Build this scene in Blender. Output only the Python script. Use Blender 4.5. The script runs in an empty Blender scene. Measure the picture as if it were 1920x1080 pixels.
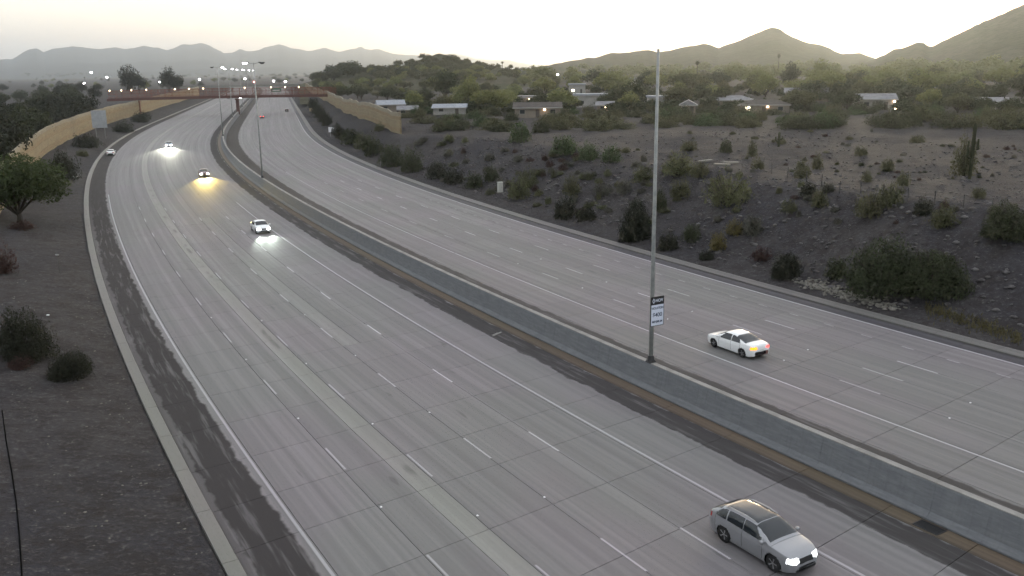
import bpy, math, random
import numpy as np
from mathutils import Vector, Matrix
R = math.radians
random.seed(7)
rng = np.random.default_rng(7)
S = bpy.context.scene
C = S.collection

# ------------------------------------------------------------------ camera, sky, sun, exposure
CAM_H, FPX, PITCH, ROLL = 19.5, 1682.0, R(13.7276), R(-0.785)
cd = bpy.data.cameras.new('camera'); cam = bpy.data.objects.new('camera', cd); C.objects.link(cam)
cd.sensor_width = 36.0; cd.lens = FPX / 1920 * 36.0; cd.clip_start = 0.5; cd.clip_end = 60000
CM = Matrix.Rotation(math.pi / 2 - PITCH, 4, 'X') @ Matrix.Rotation(ROLL, 4, 'Z')
cam.matrix_world = Matrix.Translation((0, 0, CAM_H)) @ CM
S.camera = cam

SUN_AZ, SUN_EL = R(21), R(3.0)          # azimuth to the right of +Y
w = bpy.data.worlds.new('World'); S.world = w; w.use_nodes = True
nt = w.node_tree; nt.nodes.clear()
sky = nt.nodes.new('ShaderNodeTexSky'); sky.sky_type = 'NISHITA'; sky.sun_disc = False
sky.sun_elevation = SUN_EL; sky.sun_rotation = SUN_AZ
sky.air_density = 1.0; sky.dust_density = 1.5; sky.ozone_density = 1.0
# an even white veil mixed into the clear sky to whiten it
mixc = nt.nodes.new('ShaderNodeMix'); mixc.data_type = 'RGBA'; mixc.inputs[0].default_value = 0.45
mixc.inputs[7].default_value = (6.0, 6.0, 6.2, 1)
bg = nt.nodes.new('ShaderNodeBackground'); bg.inputs[1].default_value = 0.15
ow = nt.nodes.new('ShaderNodeOutputWorld')
nt.links.new(sky.outputs[0], mixc.inputs[6]); nt.links.new(mixc.outputs[2], bg.inputs[0]); nt.links.new(bg.outputs[0], ow.inputs[0])

sl = bpy.data.lights.new('sun', 'SUN'); sl.energy = 1.6; sl.angle = R(12); sl.color = (1.0, 0.87, 0.6)
so = bpy.data.objects.new('sun', sl); C.objects.link(so)
sd = Vector((math.sin(SUN_AZ) * math.cos(SUN_EL), math.cos(SUN_AZ) * math.cos(SUN_EL), math.sin(SUN_EL)))
so.rotation_euler = (-sd).to_track_quat('-Z', 'Y').to_euler()

vs = S.view_settings; vs.view_transform = 'Standard'; vs.look = 'None'; vs.gamma = 1; vs.use_curve_mapping = False
vs.exposure = 1.4
S.cycles.use_denoising = True
S.cycles.max_bounces = 4; S.cycles.diffuse_bounces = 2; S.cycles.glossy_bounces = 1; S.cycles.transmission_bounces = 1
S.cycles.use_adaptive_sampling = True; S.cycles.adaptive_threshold = 0.03; S.cycles.adaptive_min_samples = 12
S.cycles.volume_bounces = 0; S.cycles.transparent_max_bounces = 6
S.cycles.sample_clamp_indirect = 4.0

# ------------------------------------------------------------------ helpers
def tag(o, label=None, cat=None, group=None, kind=None):
    if label: o['label'] = label
    if cat: o['category'] = cat
    if group: o['group'] = group
    if kind: o['kind'] = kind
    return o
def empty(name, loc=(0, 0, 0), rz=0.0, parent=None):
    o = bpy.data.objects.new(name, None); o.location = loc; o.rotation_euler = (0, 0, rz); o.empty_display_size = 0.3
    C.objects.link(o)
    if parent: o.parent = parent
    return o
def mesh(name, V, F, uv=None, smooth=False):
    m = bpy.data.meshes.new(name)
    V = np.asarray(V, np.float32)
    if isinstance(F, np.ndarray):
        n, k = F.shape
        m.vertices.add(len(V)); m.vertices.foreach_set('co', V.ravel())
        m.loops.add(n * k); m.loops.foreach_set('vertex_index', F.astype(np.int32).ravel())
        m.polygons.add(n); m.polygons.foreach_set('loop_start', np.arange(0, n * k, k, dtype=np.int32))
        m.update(calc_edges=True)
    else:
        m.from_pydata(V.tolist(), [], F)
    if uv is not None:
        li = np.zeros(len(m.loops), np.int32); m.loops.foreach_get('vertex_index', li)
        l = m.uv_layers.new(name='UVMap'); l.data.foreach_set('uv', np.asarray(uv, np.float32)[li].ravel())
    if smooth: m.polygons.foreach_set('use_smooth', np.ones(len(m.polygons), bool))
    return m
def obj(name, me, mat=None, parent=None, loc=None, rz=None, own=False):
    o = bpy.data.objects.new(name, me); C.objects.link(o)
    if mat is not None:
        if not me.materials: me.materials.append(mat)
        elif own or me.materials[0] is not mat:
            o.material_slots[0].link = 'OBJECT'; o.material_slots[0].material = mat
    if parent: o.parent = parent
    if loc is not None: o.location = loc
    if rz is not None: o.rotation_euler = (0, 0, rz)
    return o
class MB:
    def __init__(s): s.v = []; s.f = []
    def add(s, V, F):
        n = len(s.v); s.v += [tuple(p) for p in V]; s.f += [tuple(i + n for i in q) for q in F]; return s
    def box(s, c, d, rz=0.0, bev=0.0):
        x, y, z = [k / 2 for k in d]; ca, sa = math.cos(rz), math.sin(rz)
        P = [(-x, -y, -z), (x, -y, -z), (x, y, -z), (-x, y, -z), (-x, -y, z), (x, -y, z), (x, y, z), (-x, y, z)]
        return s.add([(c[0] + p[0] * ca - p[1] * sa, c[1] + p[0] * sa + p[1] * ca, c[2] + p[2]) for p in P],
                     [(0, 3, 2, 1), (4, 5, 6, 7), (0, 1, 5, 4), (1, 2, 6, 5), (2, 3, 7, 6), (3, 0, 4, 7)])
    def tube(s, pts, rad, n=8, cap=True):
        pts = [Vector(p) for p in pts]; rings = []
        for i, p in enumerate(pts):
            d = (pts[min(i + 1, len(pts) - 1)] - pts[max(i - 1, 0)]).normalized()
            a = d.cross(Vector((0, 0, 1))) if abs(d.z) < 0.95 else d.cross(Vector((1, 0, 0)))
            a.normalize(); b = d.cross(a); r = rad[i] if hasattr(rad, '__len__') else rad
            rings.append([p + r * (math.cos(2 * math.pi * k / n) * a + math.sin(2 * math.pi * k / n) * b) for k in range(n)])
        V = [q for r_ in rings for q in r_]
        F = [(i * n + k, i * n + (k + 1) % n, (i + 1) * n + (k + 1) % n, (i + 1) * n + k) for i in range(len(pts) - 1) for k in range(n)]
        if cap: F += [tuple(range(n))[::-1], tuple((len(pts) - 1) * n + k for k in range(n))]
        return s.add(V, F)
    def build(s, name, mat=None, parent=None, smooth=False, **k):
        m = mesh(name, s.v, s.f, smooth=smooth); return obj(name, m, mat, parent, **k)
def fade(t): t = np.clip(t, 0, 1); return t * t * (3 - 2 * t)
def vnoise(x, y, seed=0):
    xi = np.floor(x).astype(np.int64); yi = np.floor(y).astype(np.int64); xf = x - xi; yf = y - yi
    def h(a, b):
        n = (a * 374761393 + b * 668265263 + seed * 974711) & 0x7fffffff
        n = ((n ^ (n >> 13)) * 1274126177) & 0x7fffffff
        return ((n ^ (n >> 16)) & 0xffff) / 65535.0
    u = xf * xf * (3 - 2 * xf); v = yf * yf * (3 - 2 * yf)
    return (h(xi, yi) * (1 - u) + h(xi + 1, yi) * u) * (1 - v) + (h(xi, yi + 1) * (1 - u) + h(xi + 1, yi + 1) * u) * v
def fbm(x, y, o=4, seed=0):
    t = 0; a = 0.5
    for i in range(o): t = t + a * (vnoise(x * 2 ** i, y * 2 ** i, seed + i) - 0.5); a *= 0.5
    return t

# ------------------------------------------------------------------ materials
def mat(name, col, rough=0.8, spec=0.3, metal=0.0, emit=None, es=0.0):
    m = bpy.data.materials.new(name); m.use_nodes = True; b = m.node_tree.nodes['Principled BSDF']
    b.inputs['Base Color'].default_value = (*col, 1); b.inputs['Roughness'].default_value = rough
    b.inputs['Specular IOR Level'].default_value = spec; b.inputs['Metallic'].default_value = metal
    if emit: b.inputs['Emission Color'].default_value = (*emit, 1); b.inputs['Emission Strength'].default_value = es
    return m
class NG:
    """short-hand node building"""
    def __init__(s, m): s.m = m; s.t = m.node_tree; s.b = s.t.nodes['Principled BSDF']
    def n(s, typ, **k):
        x = s.t.nodes.new(typ)
        for a, v in k.items(): setattr(x, a, v)
        return x
    def l(s, a, b): s.t.links.new(a, b)
    def math(s, op, a, b=None, c=None, clamp=False):
        x = s.n('ShaderNodeMath', operation=op, use_clamp=clamp)
        for i, v in enumerate((a, b, c)):
            if v is None: continue
            if isinstance(v, (int, float)): x.inputs[i].default_value = v
            else: s.l(v, x.inputs[i])
        return x.outputs[0]
    def noise(s, vec, scale, detail=3, rough=0.55, dist=0.0):
        x = s.n('ShaderNodeTexNoise'); x.inputs['Scale'].default_value = scale; x.inputs['Detail'].default_value = detail
        x.inputs['Roughness'].default_value = rough; x.inputs['Distortion'].default_value = dist
        if vec is not None: s.l(vec, x.inputs['Vector'])
        return x.outputs['Fac']
    def mapr(s, v, a, b, c=0.0, d=1.0, smooth=True):
        x = s.n('ShaderNodeMapRange'); x.interpolation_type = 'SMOOTHSTEP' if smooth else 'LINEAR'
        s.l(v, x.inputs[0])
        for i, q in enumerate((a, b, c, d)): x.inputs[i + 1].default_value = q
        return x.outputs[0]
    def mix(s, f, a, b, mode='MIX'):
        x = s.n('ShaderNodeMix', data_type='RGBA', blend_type=mode)
        for i, v in ((0, f), (6, a), (7, b)):
            if isinstance(v, (int, float)): x.inputs[i].default_value = v
            elif isinstance(v, tuple): x.inputs[i].default_value = (*v, 1) if len(v) == 3 else v
            else: s.l(v, x.inputs[i])
        return x.outputs[2]
    def scale(s, vec, sc):
        x = s.n('ShaderNodeMapping'); x.inputs['Scale'].default_value = sc; s.l(vec, x.inputs[0]); return x.outputs[0]
    def bump(s, h, st=0.4, d=0.05):
        x = s.n('ShaderNodeBump'); x.inputs['Strength'].default_value = st; x.inputs['Distance'].default_value = d
        s.l(h, x.inputs['Height']); s.l(x.outputs[0], s.b.inputs['Normal'])
    def col(s, c): s.l(c, s.b.inputs['Base Color'])

def mat_pavement(name, base, dirt, bands=(), streak=0.55, smudge=None):
    """concrete whose UV is (offset across the road, metres along it): wheel streaks, blots and ragged stain bands"""
    m = mat(name, base, 0.72, 0.32); g = NG(m)
    uv = g.n('ShaderNodeUVMap').outputs[0]; sep = g.n('ShaderNodeSeparateXYZ'); g.l(uv, sep.inputs[0])
    u, v = sep.outputs[0], sep.outputs[1]
    st = g.noise(g.scale(uv, (2.6, 0.016, 1)), 1.0, 3, 0.65)
    st2 = g.noise(g.scale(uv, (0.55, 0.035, 1)), 1.0, 3, 0.6)
    fine = g.noise(uv, 5.0, 3, 0.7)
    blot = g.noise(g.scale(uv, (1.1, 0.16, 1)), 1.0, 2, 0.6)
    c = g.mix(g.mapr(st, 0.30, 0.72), tuple(k * (1 - streak * 0.42) for k in base), tuple(min(1, k * (1 + streak * 0.20)) for k in base))
    st3 = g.noise(g.scale(uv, (1.15, 0.0045, 1)), 1.0, 1, 0.5)
    c = g.mix(g.math('MULTIPLY', g.mapr(st3, 0.40, 0.6), 0.5), c, tuple(k * 0.62 for k in base))
    c = g.mix(g.math('MULTIPLY', g.mapr(st2, 0.45, 0.75), 0.30), c, tuple(k * 0.62 for k in base))
    c = g.mix(g.math('MULTIPLY', g.mapr(fine, 0.35, 0.7), 0.16), c, tuple(k * 0.55 for k in base))
    c = g.mix(g.math('MULTIPLY', g.mapr(blot, 0.70, 0.76), 0.55), c, tuple(k * 0.35 for k in base))
    tn = g.noise(g.scale(uv, (0.11, 0.06, 1)), 1.0, 2)
    c = g.mix(1.0, c, g.mix(g.mapr(tn, .38, .62), (1.035, .985, 1.02), (.985, 1.01, .975)), 'MULTIPLY')
    oi = g.n('ShaderNodeObjectInfo').outputs['Random']
    c = g.mix(g.math('MULTIPLY', oi, 0.27), c, tuple(k * 0.62 for k in base))
    if smudge:
        sm = g.noise(g.scale(uv, (0.3, 0.17, 1)), 1.0, 2); sw = g.noise(g.scale(uv, (3.0, 0.6, 1)), 1.0, 2)
        uu = g.math('ADD', u, g.math('MULTIPLY', g.math('SUBTRACT', sw, .5), .5))
        k = g.math('MULTIPLY', g.math('MULTIPLY', g.mapr(uu, smudge - .28, smudge - .03), g.mapr(uu, smudge + .03, smudge + .28, 1.0, 0.0)), g.mapr(sm, .54, .70, 0.0, .6))
        c = g.mix(k, c, (0.04, 0.038, 0.036))
    if not bands: g.col(c); g.bump(fine, 0.25, 0.01); return m
    w1 = g.noise(g.scale(uv, (0.12, 0.42, 1)), 1.0, 4, 0.65)
    w2 = g.noise(g.scale(uv, (2.0, 0.13, 1)), 1.0, 3, 0.7)
    spc = None
    for (a, b, amp, dens) in bands:
        uu = g.math('ADD', u, g.math('MULTIPLY', g.math('SUBTRACT', w1, 0.5), amp))
        lo = g.mapr(uu, a - 0.10, a + 0.10); hi = g.mapr(uu, b - 0.10, b + 0.10, 1.0, 0.0)
        k = g.math('MULTIPLY', g.math('MULTIPLY', lo, hi), g.mapr(w2, 0.30, 0.50, dens * 0.5, dens))
        k = g.math('MAXIMUM', k, g.math('MULTIPLY', g.math('MULTIPLY', lo, hi), g.mapr(v, 45.0, 130.0, 0.0, 0.92)))
        c = g.mix(k, c, dirt); spc = k if spc is None else g.math('MAXIMUM', spc, k)
    g.l(g.math('SUBTRACT', 0.32, g.math('MULTIPLY', spc, 0.26)), g.b.inputs['Specular IOR Level']); g.l(g.math('ADD', 0.72, g.math('MULTIPLY', spc, 0.2)), g.b.inputs['Roughness'])
    g.col(c); g.bump(fine, 0.25, 0.01)
    return m
CONC = (0.176, 0.170, 0.173)
M = {}
M['slab_south'] = mat_pavement('slab_south', CONC, (0.038, 0.035, 0.035), bands=((-27.35, -25.2, 1.1, 0.95), (-28.2, -27.2, .5, 0.6), (-3.75, -2.1, 1.1, 0.88)))
M['slab_north'] = mat_pavement('slab_north', (0.172, 0.165, 0.167), (0.055, 0.05, 0.047), bands=((0.0, 3.55, 0.8, 0.85),))
M['slab_light'] = mat_pavement('slab_light', (0.228, 0.227, 0.214), (0.08, 0.08, 0.08), streak=0.3, smudge=-18.25)
M['slab_mid'] = mat_pavement('slab_mid', (0.196, 0.195, 0.191), (0.08, 0.08, 0.08), streak=0.4)
M['gutter'] = mat_pavement('gutter', (0.122, 0.094, 0.066), (0.055, 0.05, 0.045), bands=((-2.2, -1.85, 0.3, 0.4),), streak=0.7)
M['curb'] = mat_pavement('curb', (0.19, 0.185, 0.168), (0.1, 0.1, 0.09), streak=0.3)
M['curb_right'] = mat_pavement('curb_right', (0.135, 0.131, 0.125), (0.1, 0.1, 0.09), streak=0.4)
M['asphalt'] = mat_pavement('asphalt', (0.05, 0.048, 0.056), (0.03, 0.03, 0.03), streak=0.6)
M['joint'] = mat('joint', (0.05, 0.048, 0.045), 0.95)
M['paint'] = mat_pavement('paint', (0.40, 0.395, 0.41), (0.3, 0.3, 0.3), streak=0.6)
def mat_noise(name, a, b, scale=1.0, rough=0.9, spec=0.2, bump=0.0, detail=4, lo=0.35, hi=0.65, coord='Object', sc=(1, 1, 1)):
    m = mat(name, a, rough, spec); g = NG(m)
    tc = g.n('ShaderNodeTexCoord').outputs[coord]
    n = g.noise(g.scale(tc, sc), scale, detail, 0.6)
    g.col(g.mix(g.mapr(n, lo, hi), a, b))
    if bump: g.bump(n, bump, 0.1)
    return m
def mat_barrier():
    m = mat('barrier_concrete', (0.25, 0.26, 0.27), 0.9, 0.2); g = NG(m)
    uv = g.n('ShaderNodeUVMap').outputs[0]
    st = g.noise(g.scale(uv, (0.9, 6.0, 1)), 1.0, 4, 0.7); st2 = g.noise(g.scale(uv, (6.0, 0.3, 1)), 1.0, 4, 0.6); f = g.noise(g.scale(uv, (1, 1, 1)), 7, 4, .6)
    c = g.mix(g.mapr(st, .35, .7), (0.112, 0.117, 0.127), (0.15, 0.155, 0.162))
    c = g.mix(g.math('MULTIPLY', g.mapr(st2, .5, .75), .35), c, (0.062, 0.066, 0.073))
    c = g.mix(g.math('MULTIPLY', g.mapr(f, .4, .7), .2), c, (0.1, 0.1, 0.1))
    g.col(c); g.bump(f, .2, .01); return m
M['barrier'] = mat_barrier()
M['barrier_cap'] = mat_noise('barrier_cap', (0.25, 0.243, 0.23), (0.185, 0.18, 0.17), 0.8)
M['steel'] = mat_noise('steel', (0.27, 0.28, 0.27), (0.20, 0.21, 0.21), 3.0, 0.5, 0.5)
M['dark_metal'] = mat('dark_metal', (0.03, 0.03, 0.032), 0.5, 0.4)
M['black'] = mat('black', (0.012, 0.012, 0.013), 0.6, 0.3)
M['white'] = mat('white', (0.75, 0.75, 0.76), 0.6, 0.3)
M['sign_white'] = mat('sign_white', (0.56, 0.60, 0.70), 0.45, 0.4)
M['sign_back'] = mat_noise('sign_back', (0.30, 0.31, 0.32), (0.25, 0.26, 0.27), 0.6, 0.5, 0.4)
M['sign_blue'] = mat('sign_blue', (0.02, 0.03, 0.07), 0.6)
def mat_ground():
    m = mat('desert_dirt', (0.09, 0.08, 0.075), 0.97, 0.1); g = NG(m)
    p = g.n('ShaderNodeNewGeometry').outputs['Position']
    a = g.noise(p, 0.05, 5, 0.6); b = g.noise(p, 0.45, 5, 0.65); f = g.noise(p, 3.2, 5, 0.75); v = g.n('ShaderNodeTexVoronoi'); v.inputs['Scale'].default_value = 1.6; g.l(p, v.inputs['Vector'])
    c = g.mix(g.mapr(a, .38, .62), (0.033, 0.032, 0.037), (0.045, 0.042, 0.043))
    c = g.mix(g.math('MULTIPLY', g.mapr(b, .42, .66), .8), c, (0.026, 0.023, 0.023))
    c = g.mix(g.math('MULTIPLY', g.mapr(f, .52, .68), .6), c, (0.105, 0.10, 0.10))
    c = g.mix(g.math('MULTIPLY', g.mapr(f, .47, .34), .55), c, (0.024, 0.021, 0.02))
    m_ = g.noise(p, 1.1, 4, 0.7); c = g.mix(g.math('MULTIPLY', g.mapr(m_, .50, .64), .65), c, (0.026, 0.022, 0.021))
    g.col(c); h = g.math('ADD', g.math('MULTIPLY', f, 0.6), b); g.bump(h, 0.7, 0.35)
    return m
M['dirt'] = mat_ground()
def mat_hill(name, a, b, d):
    m = mat(name, a, 1.0, 0.0); g = NG(m)
    p = g.n('ShaderNodeNewGeometry').outputs['Position']
    n = g.noise(p, d, 6, 0.7); n2 = g.noise(p, d * 9, 4, 0.75)
    c = g.mix(g.mapr(n, .35, .65), a, b); c = g.mix(g.math('MULTIPLY', g.mapr(n2, .45, .62), .7), c, (0.03, 0.034, 0.02)); g.col(c); return m
M['hill'] = mat_hill('hill_scrub', (0.085, 0.078, 0.06), (0.06, 0.062, 0.04), 0.012)
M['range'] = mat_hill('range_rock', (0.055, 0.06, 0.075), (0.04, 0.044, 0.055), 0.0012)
def mat_leaf(name, c, var=0.5):
    m = mat(name, c, 0.75, 0.25); g = NG(m)
    tc = g.n('ShaderNodeTexCoord').outputs['Object']; n = g.noise(tc, 2.6, 4, 0.65); n2 = g.noise(tc, 23.0, 2)
    oi = g.n('ShaderNodeObjectInfo').outputs['Random']
    k = g.mix(g.mapr(n, .35, .65), tuple(x * (1 - var * .55) for x in c), tuple(x * (1 + var * .7) for x in c))
    k = g.mix(g.math('MULTIPLY', n2, .4), k, tuple(x * .5 for x in c))
    k = g.mix(g.math('MULTIPLY', oi, .35), k, (c[0] * 1.15, c[1] * .9, c[2] * .9))
    g.col(k)
    tr = g.n('ShaderNodeBsdfTranslucent'); g.l(k, tr.inputs[0])
    ms = g.n('ShaderNodeMixShader'); ms.inputs[0].default_value = 0.45
    out = [x for x in g.t.nodes if x.type == 'OUTPUT_MATERIAL'][0]
    g.l(g.b.outputs[0], ms.inputs[1]); g.l(tr.outputs[0], ms.inputs[2]); g.l(ms.outputs[0], out.inputs[0])
    return m
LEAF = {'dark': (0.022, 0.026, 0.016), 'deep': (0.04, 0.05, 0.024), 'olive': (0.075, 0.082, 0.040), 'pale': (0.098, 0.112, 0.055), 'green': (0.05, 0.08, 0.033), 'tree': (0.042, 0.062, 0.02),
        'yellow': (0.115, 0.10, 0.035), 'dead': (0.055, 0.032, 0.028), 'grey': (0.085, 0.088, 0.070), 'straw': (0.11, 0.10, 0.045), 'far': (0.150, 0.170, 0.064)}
for k, c in LEAF.items(): M['leaf_' + k] = mat_leaf('leaf_' + k, c)
M['bark'] = mat_noise('bark', (0.05, 0.042, 0.034), (0.028, 0.024, 0.02), 6.0)
M['stone'] = mat_noise('stone', (0.17, 0.16, 0.142), (0.11, 0.105, 0.092), 2.0)
M['rubble'] = mat_noise('rubble', (0.11, 0.105, 0.105), (0.055, 0.05, 0.05), 1.2)
M['noise_wall'] = mat_noise('noise_wall', (0.225, 0.182, 0.112), (0.19, 0.153, 0.097), 0.25, sc=(1, 1, 3))
M['noise_wall_stripe'] = mat_noise('noise_wall_stripe', (0.22, 0.165, 0.10), (0.185, 0.14, 0.085), 0.3, sc=(1, 1, 3))
M['noise_wall_grey'] = mat_noise('noise_wall_grey', (0.23, 0.205, 0.155), (0.2, 0.175, 0.13), 0.3, sc=(1, 1, 3))

# ------------------------------------------------------------------ the road's line: centre of the median, s metres along it
TH = ([-140, -60, -40, 0, 40, 80, 120, 160, 200, 240, 280, 320, 400, 900, 1600], [39, 35, 33.5, 30.6, 28.2, 26.0, 24.0, 21.9, 19.6, 17.4, 15.6, 14.6, 14.2, 14.2, 20])
SS = np.arange(-140, 1600, 1.0); THV = np.radians(np.interp(SS, *TH))
_k = np.ones(9) / 9; THV = np.convolve(np.pad(THV, 4, 'edge'), _k, 'valid')
CX = np.cumsum(-np.sin(THV)); CY = np.cumsum(np.cos(THV)); CX += 14.654 - CX[140]; CY += 43.60 - CY[140]
def widen(s): return 1 + 0.14 * fade((np.asarray(s, float) - 70) / 290)
def P(s, o, z=0.0):
    """world point at s along the road, o to the right of the median centre"""
    s = np.asarray(s, float); o = np.asarray(o, float) * widen(s)
    x = np.interp(s, SS, CX); y = np.interp(s, SS, CY); t = np.interp(s, SS, THV)
    return np.stack(np.broadcast_arrays(x + o * np.cos(t), y + o * np.sin(t), np.asarray(z, float) + 0 * x), -1)
def head(s): return float(np.interp(s, SS, THV))
def so_of(x, y):
    x = np.atleast_1d(x); y = np.atleast_1d(y); si = np.zeros(len(x)); oo = np.zeros(len(x))
    cx, cy, cs, ct = CX[::3], CY[::3], SS[::3], THV[::3]
    for a in range(0, len(x), 20000):
        X = x[a:a + 20000, None]; Y = y[a:a + 20000, None]
        i = np.argmin((X - cx) ** 2 + (Y - cy) ** 2, axis=1)
        dx = X[:, 0] - cx[i]; dy = Y[:, 0] - cy[i]
        si[a:a + 20000] = cs[i] - dx * np.sin(ct[i]) + dy * np.cos(ct[i]); oo[a:a + 20000] = dx * np.cos(ct[i]) + dy * np.sin(ct[i])
    return si, oo / widen(si)
def ground_z(x, y):
    x = np.atleast_1d(np.asarray(x, float)); y = np.atleast_1d(np.asarray(y, float))
    s, o = so_of(x, y)
    far = np.hypot(x, y)
    Pk = 6.1 - 1.3 * fade((s - 110) / 90)
    W = np.interp(s, [-60, 30, 90, 145, 168, 300], [15, 17, 20, 19, 9.0, 9.0])
    t = o - 27.2
    zr = 0.12 + 0.05 * np.clip(t + 1.6, 0, 2) + Pk * fade(t / W) * (1 + 0.0 * t)
    n1 = fbm(x / 9, y / 9, 4, 3); n2 = fbm(x / 42, y / 42, 3, 9)
    on = fade(t / 4)
    zr = zr + on * (n1 * 1.5 * fade((s + 40) / 60) + n2 * 2.2)
    zr = zr + 0.012 * np.clip(t - W, 0, 200) * fade((t - W) / 30)
    tl = -28.9 - o
    zl = 0.12 + 0.16 * np.clip(tl, 0, 9.5) + fade(tl / 3) * (n1 * 0.5 + n2 * 0.6)
    zl = zl + 1.2 * fade((tl - 12) / 40)
    z = np.where(o > 25.6, zr, np.where(o < -28.5, zl, -0.06))
    z = np.where((s > 1100), np.maximum(z * 0, -0.3), z)
    dn = fade((far - 700) / 2500)
    return z * (1 - dn) + dn * (-2.0)

# ground sheet: rings around the camera foot, finest where it is seen
az = np.concatenate([np.arange(-180, -34, 4.0), np.linspace(-34, 34, 400), np.arange(38, 181, 4.0)])
rr = np.exp(np.linspace(math.log(4), math.log(21500), 560))
A, RR = np.meshgrid(np.radians(az), rr)
gx, gy = (RR * np.sin(A)).ravel(), (RR * np.cos(A)).ravel()
gz = ground_z(gx, gy)
na, nr = len(az), len(rr)
I = np.arange(na * nr).reshape(nr, na)
F = np.stack([I[:-1, :-1], I[:-1, 1:], I[1:, 1:], I[1:, :-1]], -1).reshape(-1, 4)
gm = mesh('ground', np.stack([gx, gy, gz], -1), F[:, ::-1], smooth=True)
tag(obj('ground', gm, M['dirt']), 'bare grey brown desert ground with gravel and rubble', kind='structure')

def ray(u, v):
    d = Vector(((u - 960) / FPX, -(v - 540) / FPX, -1)); return (CM.to_3x3() @ d).normalized()
def at_dist(u, v, dist):
    d = ray(u, v); k = dist / math.hypot(d.x, d.y); return Vector((d.x * k, d.y * k, CAM_H + d.z * k))
def ridge(name, sky_pts, d_foot, d_top, d_back, m, rough, label, nd=26, foot_z=-3.0, gully=1.0, res=4.0, seed=1):
    us = np.arange(sky_pts[0][0], sky_pts[-1][0] + .1, res)
    vv = np.interp(us, [p[0] for p in sky_pts], [p[1] for p in sky_pts])
    vv = vv + rough * (fbm(us / 9, us * 0 + seed, 3, seed)) * 2
    V = []; n = len(us)
    dist = np.concatenate([np.linspace(d_foot, d_top, nd), np.linspace(d_top, d_back, 6)[1:]])
    tops = [at_dist(u, v, d_top) for u, v in zip(us, vv)]
    for j, d in enumerate(dist):
        k = (d - d_foot) / (d_top - d_foot) if d <= d_top else 1 - (d - d_top) / (d_back - d_top)
        for i in range(n):
            t = tops[i]; h = math.hypot(t.x, t.y); x, y = t.x / h * d, t.y / h * d
            V.append((x, y, k))
    V = np.array(V); zt = np.tile([t.z for t in tops], len(dist)); k = V[:, 2]
    L = (d_top - d_foot) * 0.35
    g = fbm(V[:, 0] / L, V[:, 1] / L, 5, seed + 5)
    kk = np.clip(k ** 1.25 + gully * g * k * (1 - k) * 2.0, 0, None)
    inner = k < 0.999; kk = np.where(inner, np.minimum(kk, 0.97 * k ** .75), kk)
    V[:, 2] = foot_z + (zt - foot_z) * kk
    I = np.arange(len(V)).reshape(len(dist), n)
    F = np.stack([I[:-1, :-1], I[:-1, 1:], I[1:, 1:], I[1:, :-1]], -1).reshape(-1, 4)
    o = obj(name, mesh(name, V, F[:, ::-1], smooth=True), m)
    return tag(o, label, kind='structure')
ridge('mountain_range', [(-160, 120), (-60, 116), (0, 111), (10, 110), (22, 111), (54, 92), (66, 90), (82, 97), (100, 91), (136, 87), (160, 89), (182, 92), (215, 89), (237, 92), (270, 86), (295, 89), (312, 94), (325, 91), (342, 82), (357, 84), (375, 80), (390, 84), (405, 92), (420, 99), (435, 99), (450, 92), (462, 96), (480, 95), (500, 88), (522, 82), (545, 90), (560, 92), (577, 96), (607, 89), (637, 97), (677, 88), (695, 94), (710, 92), (735, 101), (775, 103), (797, 105), (830, 112), (880, 122), (930, 130)],
      6500, 12500, 15000, M['range'], 1.6, 'blue grey jagged mountain range on the far horizon at left', res=3.0, seed=2, foot_z=-20)
ridge('mountain_range', [(740, 110), (780, 105), (850, 101), (870, 104), (890, 110), (920, 113), (950, 112), (980, 119), (1020, 122), (1060, 127), (1150, 134), (1250, 138)],
      12000, 17500, 20500, M['range'], 1.2, 'palest and farthest mountain ridge peeping between the near hills', res=4.0, seed=4, foot_z=-20)
ridge('hill', [(560, 160), (620, 140), (687, 127), (715, 126), (745, 125), (765, 120), (780, 116), (795, 107), (810, 104), (825, 101), (835, 103), (847, 107), (860, 111), (875, 113), (890, 120), (910, 128), (935, 127), (970, 131), (1020, 138), (1080, 150)],
      520, 900, 1150, M['hill'], 1.5, 'small rounded scrubby hill behind the trees right of the freeway', foot_z=2, gully=.7, res=4.0, seed=6)
ridge('hill', [(940, 140), (985, 130), (1030, 122), (1060, 116), (1085, 112), (1102, 108), (1115, 109), (1145, 99), (1165, 99), (1185, 98), (1202, 94), (1217, 94), (1232, 98), (1255, 95), (1285, 88), (1322, 82), (1335, 85), (1347, 90), (1360, 85), (1390, 75), (1420, 61), (1440, 54), (1449, 50), (1462, 54), (1477, 65), (1500, 75), (1515, 81), (1540, 84), (1552, 89), (1565, 96), (1580, 101), (1600, 100), (1612, 99), (1627, 104), (1642, 110), (1657, 112), (1700, 120), (1760, 128)],
      900, 1900, 2500, M['hill'], 1.3, 'brown desert hill with the pointed peak right of the light pole', foot_z=0, gully=.9, res=4.0, seed=8)
ridge('hill', [(1560, 135), (1610, 122), (1640, 111), (1660, 102), (1677, 92), (1690, 92), (1705, 85), (1720, 80), (1732, 81), (1742, 87), (1750, 87), (1765, 79), (1790, 67), (1830, 47), (1885, 24), (1920, 8), (2000, -30), (2120, -60), (2300, -40)],
      620, 1400, 1900, M['hill'], 1.5, 'tall hazy mountain slope rising out of the right edge', foot_z=0, gully=.8, res=4.0, seed=12)
bpy.context.view_layer.update()
DG = bpy.context.evaluated_depsgraph_get()
from mathutils.bvhtree import BVHTree
BV = [BVHTree.FromObject(o, DG) for o in list(C.objects) if o.type == 'MESH']
def hit(u, v):
    d = ray(u, v); best = None
    for b in BV:
        q = b.ray_cast(Vector((0, 0, CAM_H)), d)
        if q[0] is not None and (best is None or q[3] < best[1]): best = (q[0], q[3])
    return best
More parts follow.
